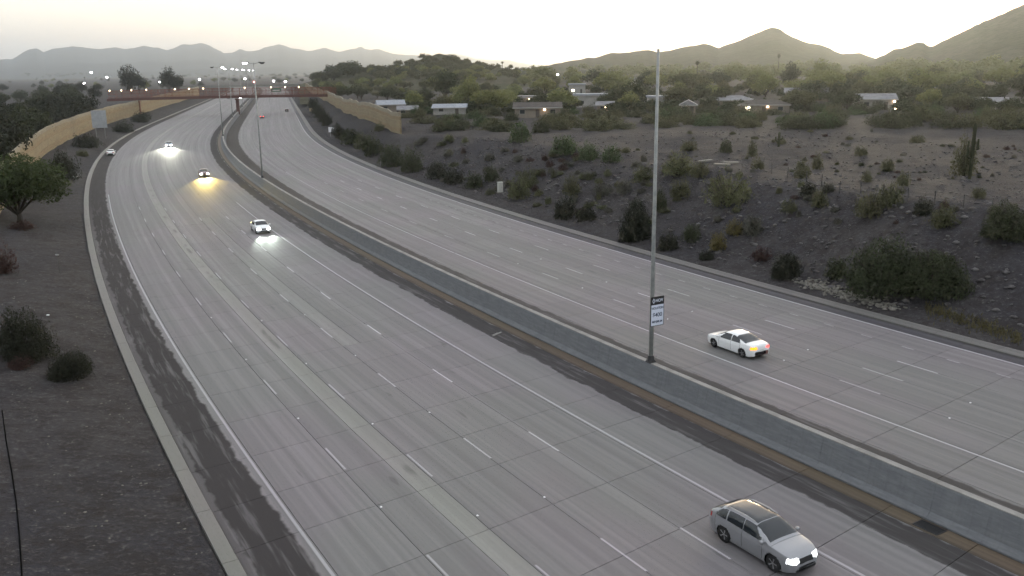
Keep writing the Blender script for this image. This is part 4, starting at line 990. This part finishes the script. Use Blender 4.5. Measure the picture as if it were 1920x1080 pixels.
    cls[(cls == 0) & (cx_ > L - .2) & (np.abs(ce[:, 1]) < .55) & (ce[:, 2] > .28) & (ce[:, 2] < .42)] = 22
    cls[(cls == 0) & (cx_ < -L + .26) & (np.abs(ce[:, 1]) > .40) & (ce[:, 2] > q['tail'][0]) & (ce[:, 2] < q['tail'][1])] = 21
    cls[(cls == 0) & (cx_ < -L + .2) & (np.abs(ce[:, 1]) < .62) & (ce[:, 2] > .28) & (ce[:, 2] < .42)] = 23
    def ext(sel, name, off=.004):
        f_ = F[sel]; ids, inv = np.unique(f_, return_inverse=True)
        vn = np.zeros((len(V), 3)); np.add.at(vn, F.ravel(), np.repeat(nr_, 4, axis=0)); vn /= np.linalg.norm(vn, axis=1)[:, None] + 1e-9
        return mesh(name, V[ids] + vn[ids] * off, inv.reshape(f_.shape), smooth=True)
    out = {'body': ext((cls == 0) | (cls == 1) | (cls == 2) | ((cls >= 3) & (cls < 20)), 'body', 0.0)}
    out['windshield'] = ext(cls == 1, 'windshield'); out['rear_window'] = ext(cls == 2, 'rear_window')
    out['sunroof'] = ext(cls == 19, 'sunroof', .003) if kind == 'crossover' else None
    lr = ce[:, 1] > 0
    out['side'] = [ext((cls == 3 + j) & (lr == s_), 'side_window') for j in range(len(q['sw'])) for s_ in (True, False)]
    out['head'] = [ext((cls == 20) & (lr == s_), 'headlight', .0) for s_ in (True, False)]
    out['tail'] = [ext((cls == 21) & (lr == s_), 'tail_light', .0) for s_ in (True, False)]
    out['grille'] = ext(cls == 22, 'grille', .0); out['bumper'] = ext(cls == 23, 'rear_bumper', .0)
    # inner liner closes the arches from inside
    b = MB()
    b.box((0, 0, .44), (L * 2 - .5, 1.30, .44)); out['liner'] = mesh('underbody', b.v, b.f)
    n = 20; r_ = q['wr']; wv = []; wf_ = []
    prof = [(-.11, r_ * .62), (-.115, r_ * .92), (-.08, r_), (.08, r_), (.115, r_ * .92), (.11, r_ * .62)]
    for (yy_, rr_) in prof: wv += [(rr_ * math.cos(2 * math.pi * i / n), yy_, rr_ * math.sin(2 * math.pi * i / n)) for i in range(n)]
    for j in range(5): wf_ += [(j * n + i, j * n + (i + 1) % n, (j + 1) * n + (i + 1) % n, (j + 1) * n + i) for i in range(n)]
    out['tyre'] = mesh('tyre', wv, wf_, smooth=True)
    b = MB(); rv = [(0, -.06, 0)] + [(r_ * .63 * math.cos(2 * math.pi * i / n), -.1, r_ * .63 * math.sin(2 * math.pi * i / n)) for i in range(n)]
    b.add(rv, [(0, i + 1, (i + 1) % n + 1) for i in range(n)]); b.add([(p_[0], -p_[1], p_[2]) for p_ in rv], [(0, (i + 1) % n + 1, i + 1) for i in range(n)]); out['rim'] = mesh('rim', b.v, b.f)
    V5 = []; F5 = []
    for i in range(5):
        a = 2 * math.pi * i / 5
        V5 += [(math.cos(a - .35) * r_ * .16, -.09, math.sin(a - .35) * r_ * .16), (math.cos(a + .35) * r_ * .16, -.09, math.sin(a + .35) * r_ * .16), (math.cos(a + .15) * r_ * .62, -.106, math.sin(a + .15) * r_ * .62), (math.cos(a - .15) * r_ * .62, -.106, math.sin(a - .15) * r_ * .62)]
        F5.append((4 * i, 4 * i + 1, 4 * i + 2, 4 * i + 3))
    F5.append(tuple(k_ for i in range(5) for k_ in (4 * i, 4 * i + 1)))
    out['spokes'] = mesh('spokes', V5, F5)
    b = MB(); b.tube([(0, 0, 0), (-.02, .1, .02)], .025, 6); b.tube([(-.02, .08, .0), (-.02, .14, .05), (-.02, .26, .05), (-.02, .29, .05)], [.04, .09, .085, .03], 8); out['mirror'] = mesh('mirror', b.v, b.f, smooth=True)
    out['rows'] = Rr; out['q'] = q; out['x'] = (x, zb, ww, zt); return out
CARS = {k: car_meshes(k) for k in SHAPES}
def car(kind, s, o, toward, paint, label, heads=False, tails=None, spot=None, yaw=0.0, z=0.0, full=True):
    D = CARS[kind]; q = D['q']; p = P(s, o, z); rz = head(s) + math.pi / 2 + (math.pi if toward else 0) + yaw
    r = empty('car', tuple(p), rz); tag(r, label, 'car')
    obj('body', D['body'], PAINT[paint], r, own=True); obj('windshield', D['windshield'], M['car_glass'], r); obj('rear_window', D['rear_window'], M['car_glass'], r)
    for m in D['side']: obj('side_window', m, M['car_glass'], r)
    for m in D['head']: obj('headlight', m, M[heads if isinstance(heads, str) else 'head_on'] if heads else M['head_off'], r, own=True)
    for i, m in enumerate(D['tail']): obj('tail_light', m, M[tails[i]] if tails else M['tail_off'], r, own=True)
    obj('grille', D['grille'], M['trim'], r); obj('rear_bumper', D['bumper'], M['trim'], r); obj('underbody', D['liner'], M['black'], r)
    for wx in q['wx']:
        for sy in (-1, 1):
            t = obj('wheel', D['tyre'], M['tyre'], r, loc=(wx, sy * (q['W'] - .15), q['wr'])); obj('rim', D['rim'], M['trim'], t); sk_ = obj('spokes', D['spokes'], M['rim'], t); sk_.scale = (1, -sy, 1)
    x, zb, ww, zt = D['x']; mx = q['ws'][1] - .22
    for sy in (-1, 1):
        o_ = obj('mirror', D['mirror'], PAINT[paint], r, own=True, loc=(mx, sy * (float(np.interp(mx, x, ww)) - .05), float(np.interp(mx, x, zb)) + .02)); o_.scale = (1, sy * .8, 1)
        for hx in (-.75, .25):
            MB().box((hx, sy * (float(np.interp(hx, x, ww)) * .985 + .012), float(np.interp(hx, x, zb)) - .09), (.2, .02, .03)).build('door_handle', PAINT[paint], r)
    RW = D['rows']
    for sx_ in ((q['sw'][0][0] + .02, q['sw'][-2][1] + .03, q['sw'][-1][1] + .05) if full else ()):
        i_ = int(np.argmin(np.abs(x - sx_)))
        for sy in (-1, 1):
            MB().tube([(float(p_[0]), sy * (float(p_[1]) + .001), float(p_[2])) for p_ in RW[i_][2:15]], .008, 4, cap=False).build('door_seam', M['trim'], r)
    i_ = int(np.argmin(np.abs(x - (q['ws'][1] + .12)))); pt = [(float(p_[0]), float(p_[1]), float(p_[2]) + .001) for p_ in RW[i_][14:]]
    MB().tube(pt + [(a_, -b_, c_) for a_, b_, c_ in pt[::-1][1:]], .008, 4, cap=False).build('bonnet_seam', M['trim'], r)
    L = q['L'] / 2
    MB().box((-L + .025, 0, q['tail'][0] - .1), (.05, .34, .14)).build('number_plate', M['plate'], r)
    if kind == 'crossover':
        for sy in (-1, 1): MB().tube([(-1.45, sy * .64, 1.49), (-1.25, sy * .645, 1.57), (-.3, sy * .645, 1.605), (.15, sy * .63, 1.55)], .022, 6).build('roof_rail', M['rim'], r)
        obj('sunroof', D['sunroof'], M['car_glass'], r)
    if spot:
        col, en = spot
        for sy in (-.62, .62):
            l = bpy.data.lights.new('headlight_beam', 'SPOT'); l.energy = en; l.color = col; l.spot_size = R(38); l.spot_blend = .7; l.shadow_soft_size = .08
            b = bpy.data.objects.new('headlight_beam', l); C.objects.link(b); b.parent = r; b.location = (L + .06, sy, .66)
            b.rotation_euler = Vector((1, sy * .05, -.125)).to_track_quat('-Z', 'Y').to_euler()
    return r
car('crossover', -6.35, -9.0, True, 'silver', 'silver crossover with roof rails, nearest car, on the southbound side at lower right', heads='head_near', spot=((.9, .95, 1), 300))
car('sedan', 14.0, 9.4, False, 'white', 'white sedan driving away on the northbound side with orange tail light glowing', tails=('turn_on', 'tail_on'))
car('sedan', 81.6, -8.6, True, 'white', 'white sedan with bright headlights coming towards us, second nearest southbound car', heads=True, spot=((.85, 1, .85), 900))
car('sedan', 150.5, -8.1, True, 'maroon', 'dark red car whose headlights throw a yellow pool on the southbound lanes', heads=True, spot=((1.0, .72, .16), 6000))
car('sedan', 229.5, -13.6, True, 'navy', 'dark blue car with the brightest white headlights, far up the southbound lanes', heads=True, spot=((1.0, 1.0, .82), 14000))
car('sedan', 209.5, -25.9, False, 'white', 'white car parked on the left shoulder beside the kerb')
car('sedan', 379.0, 9.6, False, 'grey', 'distant northbound car with red tail lights before the footbridge', tails=('tail_on', 'tail_on'))
car('crossover', 441.0, 19.5, False, 'black', 'distant dark northbound vehicle right under the footbridge')
car('sedan', 760, -20.5, True, 'grey', 'far southbound car with lit headlights beyond the footbridge, leftmost of three', heads=True)
car('crossover', 700, -16.0, True, 'grey', 'far southbound car with lit headlights beyond the footbridge, middle of three', heads=True)
car('sedan', 690, -8.0, True, 'white', 'far southbound car with lit headlights beyond the footbridge, rightmost of three', heads=True)

# ------------------------------------------------------------------ roadside things
def post_sign(u, v, wpx, hpx, clear, label, m, rz, posts=2, name='road_sign'):
    h = hit(u, v); loc, d = h; q = d / FPX; w_, h_ = wpx * q, hpx * q
    r = empty(name, tuple(loc), rz); tag(r, label, 'sign')
    cz = clear * q
    MB().box((0, 0, cz + h_ / 2), (w_, .05, h_)).build('panel', m, r)
    for i in range(posts):
        x_ = (i - (posts - 1) / 2) * w_ * .6; MB().tube([(x_, .07, -.3), (x_, .07, cz + h_ * .95)], .06, 6).build('post', M['steel'], r)
    for z_ in (.25, .75): MB().box((0, .045, cz + h_ * z_), (w_ * .92, .04, .08)).build('stiffener', M['steel'], r)
    return r
post_sign(190, 259, 23, 29, 17, 'big blank grey back of a road sign on two posts before the left noise wall', M['sign_back'], R(20))
post_sign(625, 254, 16, 9, 6, 'small white sign on posts below the right noise wall', M['white'], R(10))
post_sign(584, 213, 7, 6, 4, 'tiny pale yellow sign among the shrubs near the footbridge', M['noise_wall'], R(10), posts=1)
# utility cabinet
M['stucco_cab'] = mat('cabinet_paint', (.38, .38, .35), .6)
h = hit(938, 361)[0]; r = empty('utility_cabinet', tuple(h), R(28)); tag(r, 'small white utility cabinet on a pad at the foot of the right slope', 'cabinet')
MB().box((0, 0, .03), (1.3, 1.2, .14)).build('pad', M['stone'], r)
MB().box((0, 0, .85), (.72, .62, 1.5)).build('housing', M['stucco_cab'], r); MB().box((0, 0, 1.63), (.8, .7, .07)).build('lid', M['stucco_cab'], r)
MB().box((-.08, -.325, .85), (.5, .02, 1.3)).build('door', M['stucco_cab'], r); MB().box((.1, -.345, .85), (.03, .03, .18)).build('handle', M['dark_metal'], r)
# wire fence along the slope crest
fpx = [(1447, 326), (1477, 333), (1512, 341), (1540, 349), (1574, 362), (1613, 362), (1655, 368), (1702, 377), (1752, 384), (1806, 391), (1860, 398), (1925, 405)]
fp = [hit(u, v)[0] for u, v in fpx]
r = empty('wire_fence', tuple(fp[0])); tag(r, 'thin wire fence with dark posts along the crest of the right slope', 'fence')
o0 = fp[0]
for p_ in fp:
    a = p_ - o0; MB().tube([(a.x, a.y, a.z - .3), (a.x + random.uniform(-.05, .05), a.y, a.z + 1.3)], .045, 6).build('post', M['dark_metal'], r)
for k in range(4): MB().tube([tuple(p_ - o0 + Vector((0, 0, .35 + .28 * k))) for p_ in fp], .008, 4).build('wire', M['dark_metal'], r)
# concrete slabs lying on the flat
h = hit(1342, 306)[0]
for i, (dx, dy, a, sx, lb) in enumerate(((-1.2, 1.0, .2, 1.9, 'pale concrete slab lying on the flat, left of two'), (2.2, 1.2, -.1, 2.4, 'pale concrete slab lying on the flat, right of two'), (.6, -1.2, .05, 2.2, 'pale concrete slab lying on the flat in front of two others'))):
    z_ = zg(h.x + dx, h.y + dy); b = MB().box((0, 0, 0), (sx, .7, .2)); o = b.build('concrete_slab', M['curb'], None); o.location = (h.x + dx, h.y + dy, z_ + .12); o.rotation_euler = (.04, .05 * (i - 1), a); tag(o, lb, 'slab', 'concrete slabs on the flat')
# plank dropped beside the median gutter, marker stake, bag and litter at the left
p_ = P(26.5, -3.05, .03); b = MB().box((0, 0, 0), (1.1, .16, .05)); b.box((-.15, .1, .03), (.7, .05, .03)); o = b.build('plank', M['barrier_cap']); o.location = p_; o.rotation_euler = (0, 0, head(26) + .45); tag(o, 'broken pale plank lying beside the median gutter', 'plank')
h = hit(112, 512)[0]; r = empty('marker_stake', tuple(h)); tag(r, 'thin marker stake with a small pale plate on the left dirt', 'stake')
MB().tube([(0, 0, -.2), (0, 0, 1.9)], .022, 6).build('stake', M['dark_metal'], r); MB().box((0, -.03, 1.85), (.3, .015, .14)).build('plate', M['sign_back'], r)
def crumple(loc, sx, sy, sz, m, name, label, cat):
    n_, k_ = 12, 6; V = [(0, 0, 0)]; F = []
    for j in range(1, k_ + 1):
        for i in range(n_):
            a = 2 * math.pi * i / n_; q_ = random.uniform(.8, 1.15); e = math.pi / 2 * (1 - j / k_) 
            V.append((sx * math.cos(a) * math.sin(math.pi * j / (k_ + 1)) * q_, sy * math.sin(a) * math.sin(math.pi * j / (k_ + 1)) * q_, sz * (j / k_) * random.uniform(.8, 1.1)))
    for j in range(k_ - 1):
        for i in range(n_): F.append((1 + j * n_ + i, 1 + j * n_ + (i + 1) % n_, 1 + (j + 1) * n_ + (i + 1) % n_, 1 + (j + 1) * n_ + i))
    F += [(0, 1 + (i + 1) % n_, 1 + i) for i in range(n_)] + [tuple(1 + (k_ - 1) * n_ + i for i in range(n_))]
    o = obj(name, mesh(name, V, F, smooth=True), m); o.location = loc; return tag(o, label, cat)
crumple(hit(139, 333)[0], .62, .4, .36, M['white'], 'plastic_bag', 'crumpled white bag on the dirt beside the big left tree', 'bag')
crumple(hit(90, 592)[0], .14, .1, .1, M['white'], 'paper_scrap', 'white paper scrap on the dirt right of the bigger dark bush', 'litter')
crumple(hit(197, 513)[0], .1, .07, .05, M['white'], 'paper_scrap', 'white paper scrap lying on the left shoulder', 'litter')
# buried pipe edge at the lower left
pl_ = [hit(u, v)[0] for u, v in ((4, 770), (12, 830), (22, 885), (30, 940), (36, 1000), (40, 1060), (43, 1120))]
b = MB().tube([tuple(p_ + Vector((0, 0, .01))) for p_ in pl_], .03, 8); tag(b.build('pipe', mat('matte_black', (.006, .006, .006), 1.0, 0.0)), 'thin dark pipe running along the dirt at the lower left edge', 'pipe')  # matte near-black colour without sheen

# ------------------------------------------------------------------ houses behind the right flat
M['roof_dark'] = mat_noise('roof_dark', (0.075, 0.065, 0.06), (0.055, 0.05, 0.047), .8)
M['roof_grey'] = mat_noise('roof_grey', (0.20, 0.20, 0.21), (0.15, 0.15, 0.16), .8)
M['roof_white'] = mat_noise('roof_white', (0.27, 0.285, 0.315), (0.22, 0.235, 0.26), .6)
M['stucco'] = mat_noise('stucco', (0.20, 0.17, 0.14), (0.16, 0.14, 0.12), .5)
M['stucco_pale'] = mat_noise('stucco_pale', (0.30, 0.29, 0.275), (0.25, 0.245, 0.23), .5)
M['pane'] = mat('pane', (.02, .025, .03), .1, .6)
M['win_lit'] = mat('win_lit', (1, .9, .7), emit=(1.0, .84, .6), es=3.0)
def house(u, v, wpx, hpx, roof, wall, label, style='gable', rz=0.0, lit=0, depth=9.0, rh=.34, light=None):
    h = hit(u, v); loc, d = h; q = d / FPX; W_, H_ = wpx * q, max(3.3, hpx * q)
    r = empty('house', (loc.x, loc.y, loc.z - .2), rz - math.atan2(loc.x, loc.y)); tag(r, label, 'house')
    wh = H_ * (1 - rh) if style != 'flat' else H_ * .86
    MB().box((0, depth / 2, wh / 2), (W_, depth, wh)).build('wall', wall, r)
    e = .6; X_, Y0, Y1 = W_ / 2 + e, -e, depth + e; zt_ = H_; ym = depth / 2
    b = MB()
    if style == 'flat': b.box((0, ym, wh + (H_ - wh) / 2 + .002), (W_ + .7, depth + .7, H_ - wh))
    elif style == 'gable': b.add([(-X_, Y0, wh), (X_, Y0, wh), (X_, Y1, wh), (-X_, Y1, wh), (-X_, ym, zt_), (X_, ym, zt_)], [(0, 1, 5, 4), (2, 3, 4, 5), (0, 4, 3), (1, 2, 5), (0, 3, 2, 1)])
    elif style == 'front': b.add([(-X_, Y0, wh), (X_, Y0, wh), (X_, Y1, wh), (-X_, Y1, wh), (0, Y0, zt_), (0, Y1, zt_)], [(0, 4, 5, 3), (1, 2, 5, 4), (0, 1, 4), (3, 5, 2), (0, 3, 2, 1)])
    else: b.add([(-X_, Y0, wh), (X_, Y0, wh), (X_, Y1, wh), (-X_, Y1, wh), (-X_ + ym, ym, zt_), (X_ - ym, ym, zt_)], [(0, 1, 5, 4), (2, 3, 4, 5), (0, 4, 3), (1, 2, 5), (0, 3, 2, 1)])
    rf = b.build('roof', roof, r)
    MB().box((0, Y0 - .04, wh - .02), (X_ * 2 + .06, .07, .28)).build('fascia', M['stucco_pale'], rf)
    nw = max(2, int(W_ / 4.2))
    for i in range(nw):
        x_ = -W_ / 2 + W_ * (i + .5) / nw; wd = 1.5
        if i == nw // 2: MB().box((x_, -.03, 1.25), (1.05, .08, 2.2)).build('door', M['roof_dark'], r); continue
        f = MB().box((x_, -.03, 1.75), (wd, .07, 1.25)).build('window', M['stucco_pale'], r); MB().box((x_, -.075, 1.75), (wd - .16, .03, 1.09)).build('pane', M['win_lit'] if i < lit else M['pane'], f)
    if light:
        MB().box((light * W_ / 2, -.72, wh - .5), (.55, .2, .42)).build('porch_lamp', M['lamp_warm'], r)
    return r
house(735, 212, 46, 24, M['roof_white'], M['stucco'], 'pale roofed low house just right of the noise wall end', 'gable', .1)
house(765, 218, 34, 16, M['roof_grey'], M['stucco'], 'grey roofed low house in front of the pale one by the noise wall', 'gable', .0)
house(842, 215, 58, 20, M['roof_white'], M['stucco_pale'], 'long pale blue white roofed house right of the noise wall', 'gable', -.1)
house(1008, 220, 84, 28, M['roof_dark'], M['stucco'], 'long low dark roofed house with a white fascia, left of the nearest pole', 'gable', 0, light=.3)
house(985, 200, 50, 20, M['roof_grey'], M['stucco'], 'grey flat roofed house behind the long dark roofed one', 'flat', 0, light=.3)
house(1107, 200, 62, 24, M['roof_white'], M['stucco_pale'], 'white roofed house above the bushes left of the nearest pole', 'flat', 0)
house(1082, 175, 30, 18, M['roof_white'], M['stucco_pale'], 'small bright white house uphill among trees left of the nearest pole', 'flat', 0, lit=2)
house(1140, 210, 40, 18, M['roof_grey'], M['stucco'], 'grey house with a lit lamp right below the white roofed one', 'gable', 0, light=-.2)
house(1240, 202, 44, 22, M['roof_white'], M['stucco_pale'], 'pale house half hidden behind the nearest light pole', 'flat', .1)
house(1290, 214, 26, 26, M['roof_grey'], M['stucco'], 'little gabled grey house right of the nearest pole', 'front', .0, depth=7)
house(1372, 204, 76, 24, M['roof_grey'], M['stucco'], 'wide grey hip roofed house right of the little gabled one', 'hip', .0)
house(1432, 214, 84, 26, M['roof_dark'], M['stucco'], 'dark hip roofed house with a glowing porch lamp', 'hip', -.05, light=.15, lit=1)
house(1512, 190, 70, 24, M['roof_grey'], M['stucco'], 'grey house with lit windows among trees below the pointed peak', 'gable', .05, lit=2, light=-.6)
house(1642, 206, 62, 28, M['roof_grey'], M['stucco_pale'], 'pale gabled house in the gap right of the pointed peak', 'gable', .15, lit=0, light=.9)
house(1790, 180, 56, 14, M['roof_white'], M['stucco_pale'], 'hazy pale roofed house on the rise near the right edge', 'flat', .1, light=-.95)
house(1860, 206, 44, 18, M['roof_grey'], M['stucco_pale'], 'hazy grey house nearest to the right edge', 'gable', .1)
house(1420, 172, 26, 18, M['stucco_pale'], M['stucco_pale'], 'small pale house uphill among trees right of the nearest pole', 'flat', 0, lit=1)
house(1190, 158, 24, 12, M['roof_white'], M['stucco_pale'], 'tiny white roofed house high among trees left of the nearest pole', 'flat', 0)
HN = [(735, 'pale roofed house by the wall end'), (765, 'grey roofed house by the wall end'), (842, 'long pale blue white roof'), (1008, 'long dark roofed house'), (1107, 'white roofed house'), (1240, 'house behind the nearest pole'), (1290, 'little gabled grey house'), (1372, 'wide grey hip roof'), (1432, 'dark hip roofed house'), (1512, 'grey house below the peak'), (1642, 'pale gabled house'), (1790, 'hazy pale roofed house'), (1860, 'house nearest the right edge')]
HD = {735: 212, 765: 218, 842: 215, 1008: 220, 1107: 200, 1240: 202, 1290: 214, 1372: 204, 1432: 214, 1512: 190, 1642: 206, 1790: 180, 1860: 206}
ORD = ['leftmost', 'second from left', 'third from left', 'fourth from left', 'fifth from left', 'sixth from left', 'seventh from left', 'eighth from left', 'ninth from left', 'tenth from left', 'eleventh from left', 'twelfth from left', 'thirteenth from left', 'fourteenth from left']
NUM = ['no', 'single', 'two', 'three', 'four', 'five', 'six', 'seven', 'eight', 'nine', 'ten', 'eleven', 'twelve', 'thirteen', 'fourteen']
def relabel(items, noun):
    fam = {}
    for (o_, u_, d_, lf_) in items:
        uu, nm = min(HN, key=lambda q: abs(q[0] - u_)); hd_ = hit(uu, HD[uu])[1]
        rel = 'behind' if d_ > hd_ + 12 else ('before' if d_ < hd_ - 6 else ('left of' if u_ < uu else 'right of'))
        fam.setdefault((rel, nm), []).append((u_, o_))
    for (rel, nm), v_ in fam.items():
        v_.sort(key=lambda q: q[0]); n_ = len(v_)
        for i, (u_, o_) in enumerate(v_):
            if n_ == 1: o_['label'] = 'single %s %s the %s' % (noun[0], rel, nm)
            elif n_ < len(NUM): o_['label'] = '%s of %s %s %s the %s' % (ORD[i], NUM[n_], noun[1], rel, nm)
relabel(YARD, ('yard tree', 'yard trees')); relabel(BELT, ('belt tree', 'belt trees')); relabel(SCRUB, ('shrub', 'shrubs'))
# street lamps and other lit points in the valley
def street_lamp(u, v, hpx, label, m='lamp_lit', size=1.0, dist=None):
    h = hit(u, v); loc, d = h; q = d / FPX; H_ = hpx * q
    r = empty('street_lamp', tuple(loc), 0); tag(r, label, 'street lamp')
    MB().tube([(0, 0, -.3), (0, 0, H_)], [.12, .07], 8).build('pole', M['steel'], r)
    MB().tube([(0, 0, H_ - .1), (.9, 0, H_ + .12)], .05, 6).build('arm', M['steel'], r)
    k = max(.28, 1.9 * q) * size; hd = MB().box((1.2, 0, H_ + .16 + k * .1), (.9, .4, .12)).build('lamp_head', M['dark_metal'], r)
    MB().tube([(1.2, 0, H_ + .1), (1.2, 0, H_ - k * .5), (1.2, 0, H_ - k * 1.1)], [k * .7, k, k * .4], 8).build('lens', M[m], hd)
for u, v, hp, lb, m in ((299, 172, 17, 'lit street lamp behind the footbridge, above its left pier', 'lamp_lit'), (333, 172, 18, 'lit street lamp behind the footbridge, right of its left pier', 'lamp_lit'), (374, 170, 20, 'lit street lamp behind the footbridge, midway along it', 'lamp_lit'), (201, 160, 14, 'lit street lamp in the trees left of the footbridge', 'lamp_lit'),
    (172, 150, 13, 'lit lamp far off on the valley floor under the mountains at left', 'lamp_lit'), (157, 168, 11, 'small lit lamp among dark trees behind the left noise wall', 'lamp_lit'), (459, 160, 12, 'small lit lamp beyond the footbridge left of the second pole', 'lamp_lit'), (476, 168, 14, 'red signal light beyond the footbridge beside the second pole', 'lamp_red'), (512, 162, 10, 'lit lamp beyond the footbridge right of the second pole', 'lamp_lit'), (534, 162, 9, 'lit lamp beyond the footbridge, rightmost before the noise wall', 'lamp_lit'), (1043, 158, 18, 'round bright lamp high among trees left of the nearest pole', 'lamp_lit'), (1432, 176, 8, 'lamp among trees above the dark hip roofed house', 'lamp_lit'), (1670, 212, 8, 'warm lamp right of the pale gabled house', 'lamp_warm')):
    street_lamp(u, v, hp, lb, m)
# overhead green road sign and a pale bus-like shed beyond the footbridge
h = P(640, 12, 0); r = empty('overhead_sign', tuple(h), head(640)); tag(r, 'green overhead road sign beyond the footbridge above the northbound lanes', 'sign')
MB().box((4, 0, 7.2), (7, .2, 2.6)).build('panel', mat('sign_green', (.02, .11, .07), .5), r); MB().box((4, -.13, 6.9), (5, .03, .5)).build('legend_strip', M['white'], r)
for x_ in (-1, 16): MB().tube([(x_, .3, 0), (x_, .3, 8.4)], .2, 8).build('post', M['steel'], r)
MB().box((7.5, .3, 8.3), (17, .3, .3)).build('beam', M['steel'], r)
# road overpass far behind the footbridge
h = P(900, -8, 0); r = empty('overpass', tuple(h), head(900)); tag(r, 'pale road overpass crossing the freeway far behind the footbridge', 'overpass')
MB().box((0, 0, 6.3), (130, 9, 1.4)).build('deck', M['curb'], r)
for x_ in (-36, 8, 44): MB().box((x_, 0, 2.7), (1.5, 6, 5.7)).build('pier', M['curb'], r)
for y_ in (-4.4, 4.4): MB().box((0, y_, 7.4), (130, .2, .8)).build('parapet', M['curb'], r)

# ------------------------------------------------------------------ haze
hm = bpy.data.materials.new('haze'); hm.use_nodes = True; hn = hm.node_tree; hn.nodes.clear()
pv = hn.nodes.new('ShaderNodeVolumePrincipled'); pv.inputs['Color'].default_value = (.84, .92, 1.0, 1); pv.inputs['Density'].default_value = 1.0e-4; pv.inputs['Anisotropy'].default_value = .74
oo = hn.nodes.new('ShaderNodeOutputMaterial'); hn.links.new(pv.outputs[0], oo.inputs['Volume'])
b = MB(); b.box((0, 0, 330), (45000, 45000, 720)); o = b.build('haze', hm); tag(o, 'thin pale morning haze over the valley', kind='stuff')
